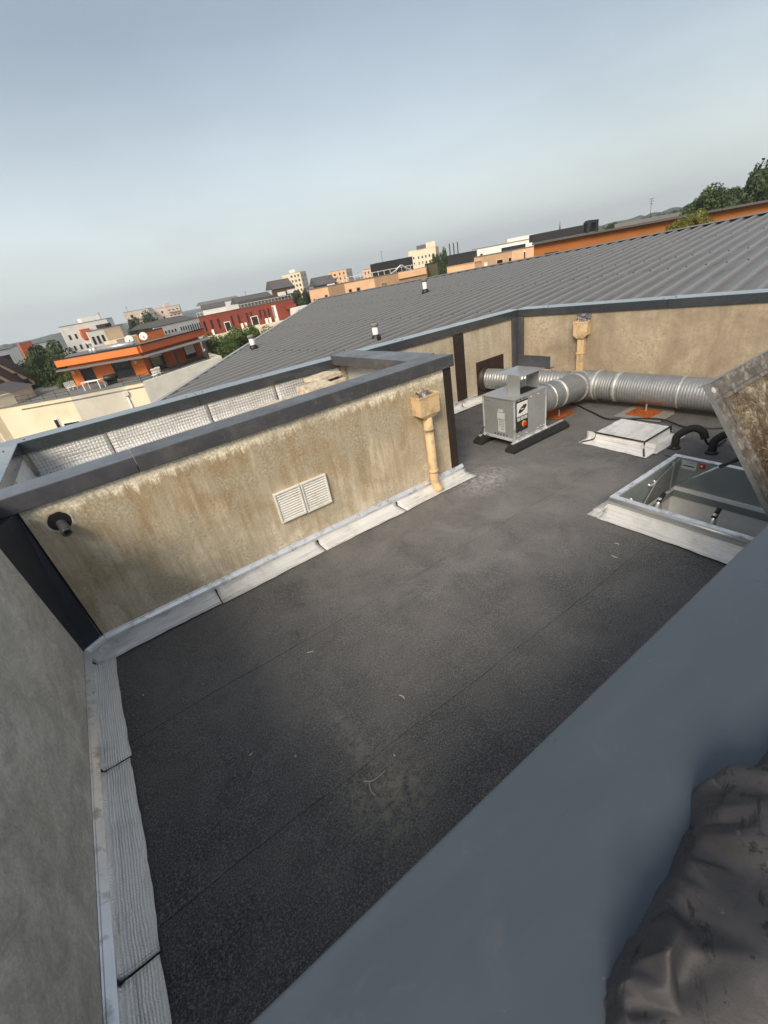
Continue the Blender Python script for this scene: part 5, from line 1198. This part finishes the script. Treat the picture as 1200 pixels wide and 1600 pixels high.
for i in (2, 3, 4):
    a, c = B.P[i]-B.normal(i)*.5, B.P[i+1]-B.normal(i)*.5; rails.tube([(a.x, a.y, B.zt+.55), (c.x, c.y, B.zt+.55)], .03, 5)
    for k in range(6): q = a.lerp(c, k/5); rails.tube([(q.x, q.y, B.zt), (q.x, q.y, B.zt+.55)], .03, 5)
rails.build('railing', 'w_pale', B.root)
# curved rooftop cowl
a = B.P[3].lerp(B.P[4], .95); MB().tube(smooth([(a.x-1.4, a.y+.5, B.zt+.05), (a.x-.7, a.y+.3, B.zt+.3), (a.x, a.y, B.zt+.75), (a.x+.5, a.y-.2, B.zt+.4), (a.x+1.2, a.y-.5, B.zt+.05)], 5), .10, 8).build('roof_duct', 'galv', B.root, True)
B = Bld('house', 'dark olive clad box between peach block and cypresses', 'house', [(664, 415, 68), (683, 409, 68)], 6, 'w_olive', roof='r_dark')
B = Bld('tower_block', 'pale orange tower with sloping roof steps above the peach block', 'tower', [(638, 396, 280), (648, 390.5, 280), (680, 382.5, 280), (685, 385, 290)], 16, ['w_cream', 'w_cream', 'w_peach'], flat=0)
B.gable(1, .1, .95, -7, 0, -.2, 2.2, 'r_slate', 'roof', .1); B.bank(1, 5, 3, .4, 1.2, 3.2, 2.8); B.bank(0, 2, 2, .4, 1.2, 3, 2.8); B.block('roof_step', 'w_cream', 1, .55, 1.0, -1, .2, -.2, 2.6)
B = Bld('warehouse', 'dark low roof with three thin flues beside the cypresses', 'building', [(697, 404, 110), (745, 391.5, 112)], 14, 'r_dark', roof='r_dark', flat=.3)
for k in range(3): B.mast(0, .22+.13*k, -2, .3, 2.2, .13, 0)
B = Bld('house', 'peach house with slanted blank end beside the tan slatted block', 'house', [(698, 413, 64), (741, 404, 64.5), (752, 418, 66)], 10, ['w_peach', 'w_peach'], zt=None, flat=.05, roof='w_peach')
B = Bld('apartment_building', 'tan slatted block with small doors above the metal ridge', 'building', [(741, 404.5, 66), (800, 391, 67), (836, 383, 68)], 10, ['w_peach_d', 'w_peach'], roof='r_grey', flat=.08)
B.win(0, .25, .34, .8, 2.2, 'w_white', 'w_white'); B.win(0, .58, .76, .7, 1.9, 'w_peach'); B.win(0, .9, .98, .7, 1.9, 'w_peach'); B.win(1, .5, .58, .3, 1.9)
B = Bld('apartment_building', 'white building with one dark window band right of flues', 'building', [(738, 392, 120), (776, 382.5, 122), (836, 372.5, 124)], 12, ['w_white', 'w_white'], roof='r_grey', flat=.15)
B.block('window_band', 'glass', 1, .12, .75, .02, .1, -1.9, -.7); B.win(0, .3, .42, 1.0, 1.9); B.block('upper_storey', 'w_pale', 1, .3, 1.1, -5, -1, .1, .9)
B = Bld('apartment_building', 'white building under a long black roof band right of centre', 'building', [(832, 380, 100), (918, 363.5, 102), (932, 360, 112)], 12, ['w_white', 'w_white'], roof='r_dark', flat=.1)
B.block('dark_storey', 'r_dark', 0, .0, .95, -4, -.6, .1, 1.35); B.block('dark_frame', 'r_dark', 0, .97, 1.0, -2, 1, -2, 1.7); B.block('dark_frame', 'r_dark', 1, .8, 1, -2, .3, -1.5, 1.9); B.block('dark_frame', 'r_dark', 1, 0, 1, -.5, .3, 1.4, 1.9)
b = thing('church_spire', tuple(far(875, 366, 380)[:2])+(GZ,), 'thin pointed grey church spire on the skyline', 'spire'); p = far(875, 345, 380)
MB().tube([(p[0], p[1], GZ), (p[0], p[1], p[2]-9), (p[0], p[1], p[2])], [1.6, 1.1, .05], 8).build('spire', 'r_slate', b)
B = Bld('hall_building', 'long low ochre clad building with dark eaves behind the metal ridge', 'building', [(834, 388, 42), (1000, 352.5, 40), (1130, 327.5, 39), (1320, 289, 39)], 10, ['w_ochre']*3, roof='r_slate', flat=.14, lip=1.0)
B.block('eaves', 'r_slate', 0, 0, 1, .085, .4, .02, .13); B.block('eaves', 'r_slate', 1, 0, 1, .085, .4, .02, .13); B.block('eaves', 'r_slate', 2, 0, 1, .085, .4, .02, .13)
B.win(0, .12, .26, .7, 1.15, 'r_dark'); B.win(1, .06, .45, .75, 1.2, 'r_dark')
B = Bld('hall_building', 'long pale building with a row of small windows left of antenna', 'building', [(960, 357, 90), (1030, 343, 90), (1085, 332, 92)], 12, ['w_cream', 'w_cream'], roof='w_grey', flat=.5)
B.bank(0, 8, 1, .35, .7, .5, 2); B.bank(1, 7, 1, .35, .7, .5, 2); B.mast(1, -.12, -2, .4, 2.6, .03, 3)
B = Bld('house', 'small pale house beside the dark bush right of black roof', 'house', [(934, 362, 130), (952, 357, 132)], 10, 'w_pale', roof='r_grey')

# ------------------------------------------------------------------ trees
def crown_mesh(seed, rx, rz, n, leaf, clumps=40, shape='round'):
    r = np.random.RandomState(seed); C = []
    while len(C) < clumps:
        p = r.uniform(-1, 1, 3); q = np.linalg.norm(p)
        if shape == 'cone':
            hgt = (p[2]+1)/2; lim = .95*(1-hgt)+.08
            if np.hypot(p[0], p[1]) < lim: C.append(p)
        elif .35 < q < .95: C.append(p)
    C = np.array(C); k = r.randint(0, clumps, n); rad = r.uniform(.20, .34, clumps)
    d = r.normal(size=(n, 3)); d /= np.linalg.norm(d, axis=1)[:, None]
    P = C[k]+d*(rad[k]*r.uniform(.55, 1.0, n)**.6)[:, None]
    if shape == 'cone':
        hgt = (P[:, 2]+1)/2
    P = P*np.array([rx, rx, rz])
    nrm = d+r.normal(size=(n, 3))*.55+np.array([0, 0, .25]); nrm /= np.linalg.norm(nrm, axis=1)[:, None]
    t = np.cross(nrm, r.normal(size=(n, 3))); t /= np.linalg.norm(t, axis=1)[:, None]; bt = np.cross(nrm, t)
    s = leaf*r.uniform(.55, 1.3, n)[:, None]
    Vv = np.stack([P-t*s*.5, P+bt*s*.32, P+t*s*.5, P-bt*s*.32], 1).reshape(-1, 3)
    me = bpy.data.meshes.new('crown'); me.vertices.add(n*4); me.vertices.foreach_set('co', Vv.ravel())
    me.loops.add(n*4); me.loops.foreach_set('vertex_index', np.arange(n*4)); me.polygons.add(n); me.polygons.foreach_set('loop_start', np.arange(n)*4); me.polygons.foreach_set('loop_total', np.full(n, 4))
    me.update(); me.validate(); return me
CR = {}
def tree(label, u_, v_top, D, rx, rz, kind, mat, group=None, name='broadleaf_tree', trunk_h=None):
    p = far(u_, v_top, D); top = p[2]; zc = top-rz
    t = thing(name, (p[0], p[1], GZ), label, 'tree', group)
    key = (kind, mat)
    if key not in CR:
        sd, shp, n, leaf = {'a': (1, 'round', 26000, .075), 'b': (2, 'round', 24000, .078), 'c': (3, 'cone', 9000, .10), 'd': (4, 'round', 28000, .07)}[kind]
        me = crown_mesh(sd, 1, 1, n, leaf, 60, shp); me.materials.append(K[mat]); CR[key] = me
    o = bpy.data.objects.new('crown', CR[key]); COL.objects.link(o); o.parent = t; o.location = (0, 0, zc-GZ); o.scale = (rx, rx, rz); o.rotation_euler = (0, 0, random.uniform(0, 6.28))
    b = MB(); x, y = p[0], p[1]; b.tube([(x, y, GZ), (x+.1, y, (GZ+zc)/2), (x, y, zc+rz*.3)], [rx*.09, rx*.07, rx*.03], 8)
    for k in range(5):
        a = k*1.26+.3; b.tube([(x, y, zc-rz*.5), (x+rx*.3*math.cos(a), y+rx*.3*math.sin(a), zc-rz*.1), (x+rx*.6*math.cos(a), y+rx*.6*math.sin(a), zc+rz*.25)], [rx*.04, rx*.03, rx*.012], 5)
    b.build('trunk', 'bark', t)
G1 = 'dark trees left of the orange penthouse'
tree('big dark leafy tree left of the orange penthouse, tallest there', 68, 541, 76, 4.2, 5.6, 'a', 'leaf_dark', G1)
tree('dark tree nearest the orange wall at left', 92, 557, 70, 3.4, 5.0, 'b', 'leaf_dark', G1)
tree('lower dark tree beside the striped brown roofs', 48, 560, 72, 2.6, 4.6, 'd', 'leaf_dark', G1)
tree('bright green tree peeping past the left end of the orange wall', 106, 585, 64, 1.9, 3.0, 'b', 'leaf_bright')
tree('dark shrubbery at the left edge below the cream wall', -14, 646, 72, 3.4, 5.0, 'b', 'leaf_dark')
tree('green shrub low at left beside the cream house', 14, 622, 62, 1.0, 1.4, 'd', 'leaf_dark')
G2 = 'dark conifers before the twin towers'
tree('slim dark conifer on the left before the twin towers', 211, 499, 150, 3.6, 7.0, 'a', 'leaf_pine', G2, 'conifer')
tree('broad dark conifer on the right before the twin towers', 229, 494, 145, 5.0, 8.0, 'd', 'leaf_dark', G2, 'conifer')
G3 = 'bright trees below the red block'
for (u_, v_, D, rx, lab) in ((335, 528, 66, 3.6, 'bright green tree next to the penthouse canopy post'), (358, 520, 70, 4.0, 'bright green tree second from the canopy post'), (382, 517, 72, 4.0, 'bright green tree behind the capped roof pipe'), (408, 518, 78, 3.6, 'bright green tree rightmost, against the metal roof verge'), (352, 538, 60, 3.2, 'low bright tree in front, nearest the metal roof verge')):
    tree(lab, u_, v_, D, rx, 4.2, random.choice('abd'), 'leaf_bright', G3)
tree('dark green tree at the foot of the cream tower', 468, 455, 120, 3.2, 4.6, 'a', 'leaf_dark'); tree('dark narrow tree right beside the long peach block', 479, 456, 112, 2.0, 4.4, 'd', 'leaf_pine')
tree('left cypress of the pair by the olive box', 681, 399, 95, 1.5, 4.2, 'a', 'leaf_dark', 'cypresses by the olive box', 'cypress'); tree('right, taller cypress of the pair by the olive box', 691, 394, 95, 1.6, 4.6, 'd', 'leaf_dark', 'cypresses by the olive box', 'cypress')
G4 = 'trees above the ochre building'
for (u_, v_, D, rx, rz, lab) in ((1112, 300, 75, 4.6, 4.6, 'rounded dark tree leftmost above the ochre building'), (1152, 295, 80, 4.6, 4.4, 'lower dark tree between two taller ones above the ochre building'), (1222, 264, 72, 5.8, 7.0, 'tallest dark tree at the right edge of the skyline'), (1182, 287, 84, 4.2, 5.0, 'dark tree just left of the tallest right edge tree')):
    tree(lab, u_, v_, D, rx, rz, random.choice('ad'), 'leaf_dark', G4)
tree('yellow green bush in front of the ochre building', 1088, 335, 33, 1.25, 1.3, 'd', 'leaf_yellow'); tree('smaller yellow green bush left of its neighbour before ochre wall', 1066, 343, 33, .95, 1.0, 'b', 'leaf_yellow')
tree('round dark bush left of the long pale building', 962, 349, 110, 2.4, 2.2, 'a', 'leaf_dark')
# distant wood along the hill tops
wd = MB(); rr = random.Random(5)
cm = crown_mesh(9, 1, 1, 260, .42, 14)
def wood(line, D, n, r0, r1, label):
    vs = np.empty(len(cm.vertices)*3); cm.vertices.foreach_get('co', vs); vs = vs.reshape(-1, 3); allv = []
    for k in range(n):
        a = rr.uniform(0, len(line)-1.001); j = int(a); f = a-j; u_ = line[j][0]*(1-f)+line[j+1][0]*f; v_ = line[j][1]*(1-f)+line[j+1][1]*f
        dd = D*rr.uniform(.9, 1.02); p = far(u_, v_+rr.uniform(0, 3.5), dd); s = rr.uniform(r0, r1); allv.append(vs*np.array([s, s, s*.9])+np.array([p[0], p[1], p[2]-s*.8]))
    A = np.concatenate(allv); m_ = len(A)//4; me = bpy.data.meshes.new('wood'); me.vertices.add(len(A)); me.vertices.foreach_set('co', A.ravel()); me.loops.add(len(A)); me.loops.foreach_set('vertex_index', np.arange(len(A)))
    me.polygons.add(m_); me.polygons.foreach_set('loop_start', np.arange(m_)*4); me.polygons.foreach_set('loop_total', np.full(m_, 4)); me.update(); me.materials.append(K['leaf_dark'])
    o = bpy.data.objects.new('distant_wood', me); COL.objects.link(o); tag(o, label, 'wood', None, 'stuff')
wood([(925, 358), (1000, 341), (1060, 327), (1130, 312), (1230, 290)], 400, 110, 2, 3.6, 'far dark wood along the hill on the right skyline')
wood([(-40, 549), (40, 535), (95, 523)], 850, 70, 4, 7, 'far wood along the hill at the left skyline')

# ------------------------------------------------------------------ hazy summer air
hz = MB(); hz.box((-1560, -460, -15), (1860, 1860, 60)); ho = tag(hz.build('haze', None), kind='stuff')
hm = bpy.data.materials.new('haze_air'); hm.use_nodes = True; ht = hm.node_tree; ht.nodes.clear()
pv = N(ht, 'ShaderNodeVolumePrincipled'); pv.inputs['Color'].default_value = (.92, .95, 1.0, 1); pv.inputs['Density'].default_value = .00045; pv.inputs['Anisotropy'].default_value = .2
oo = N(ht, 'ShaderNodeOutputMaterial'); ht.links.new(pv.outputs[0], oo.inputs['Volume']); ho.data.materials.append(hm)
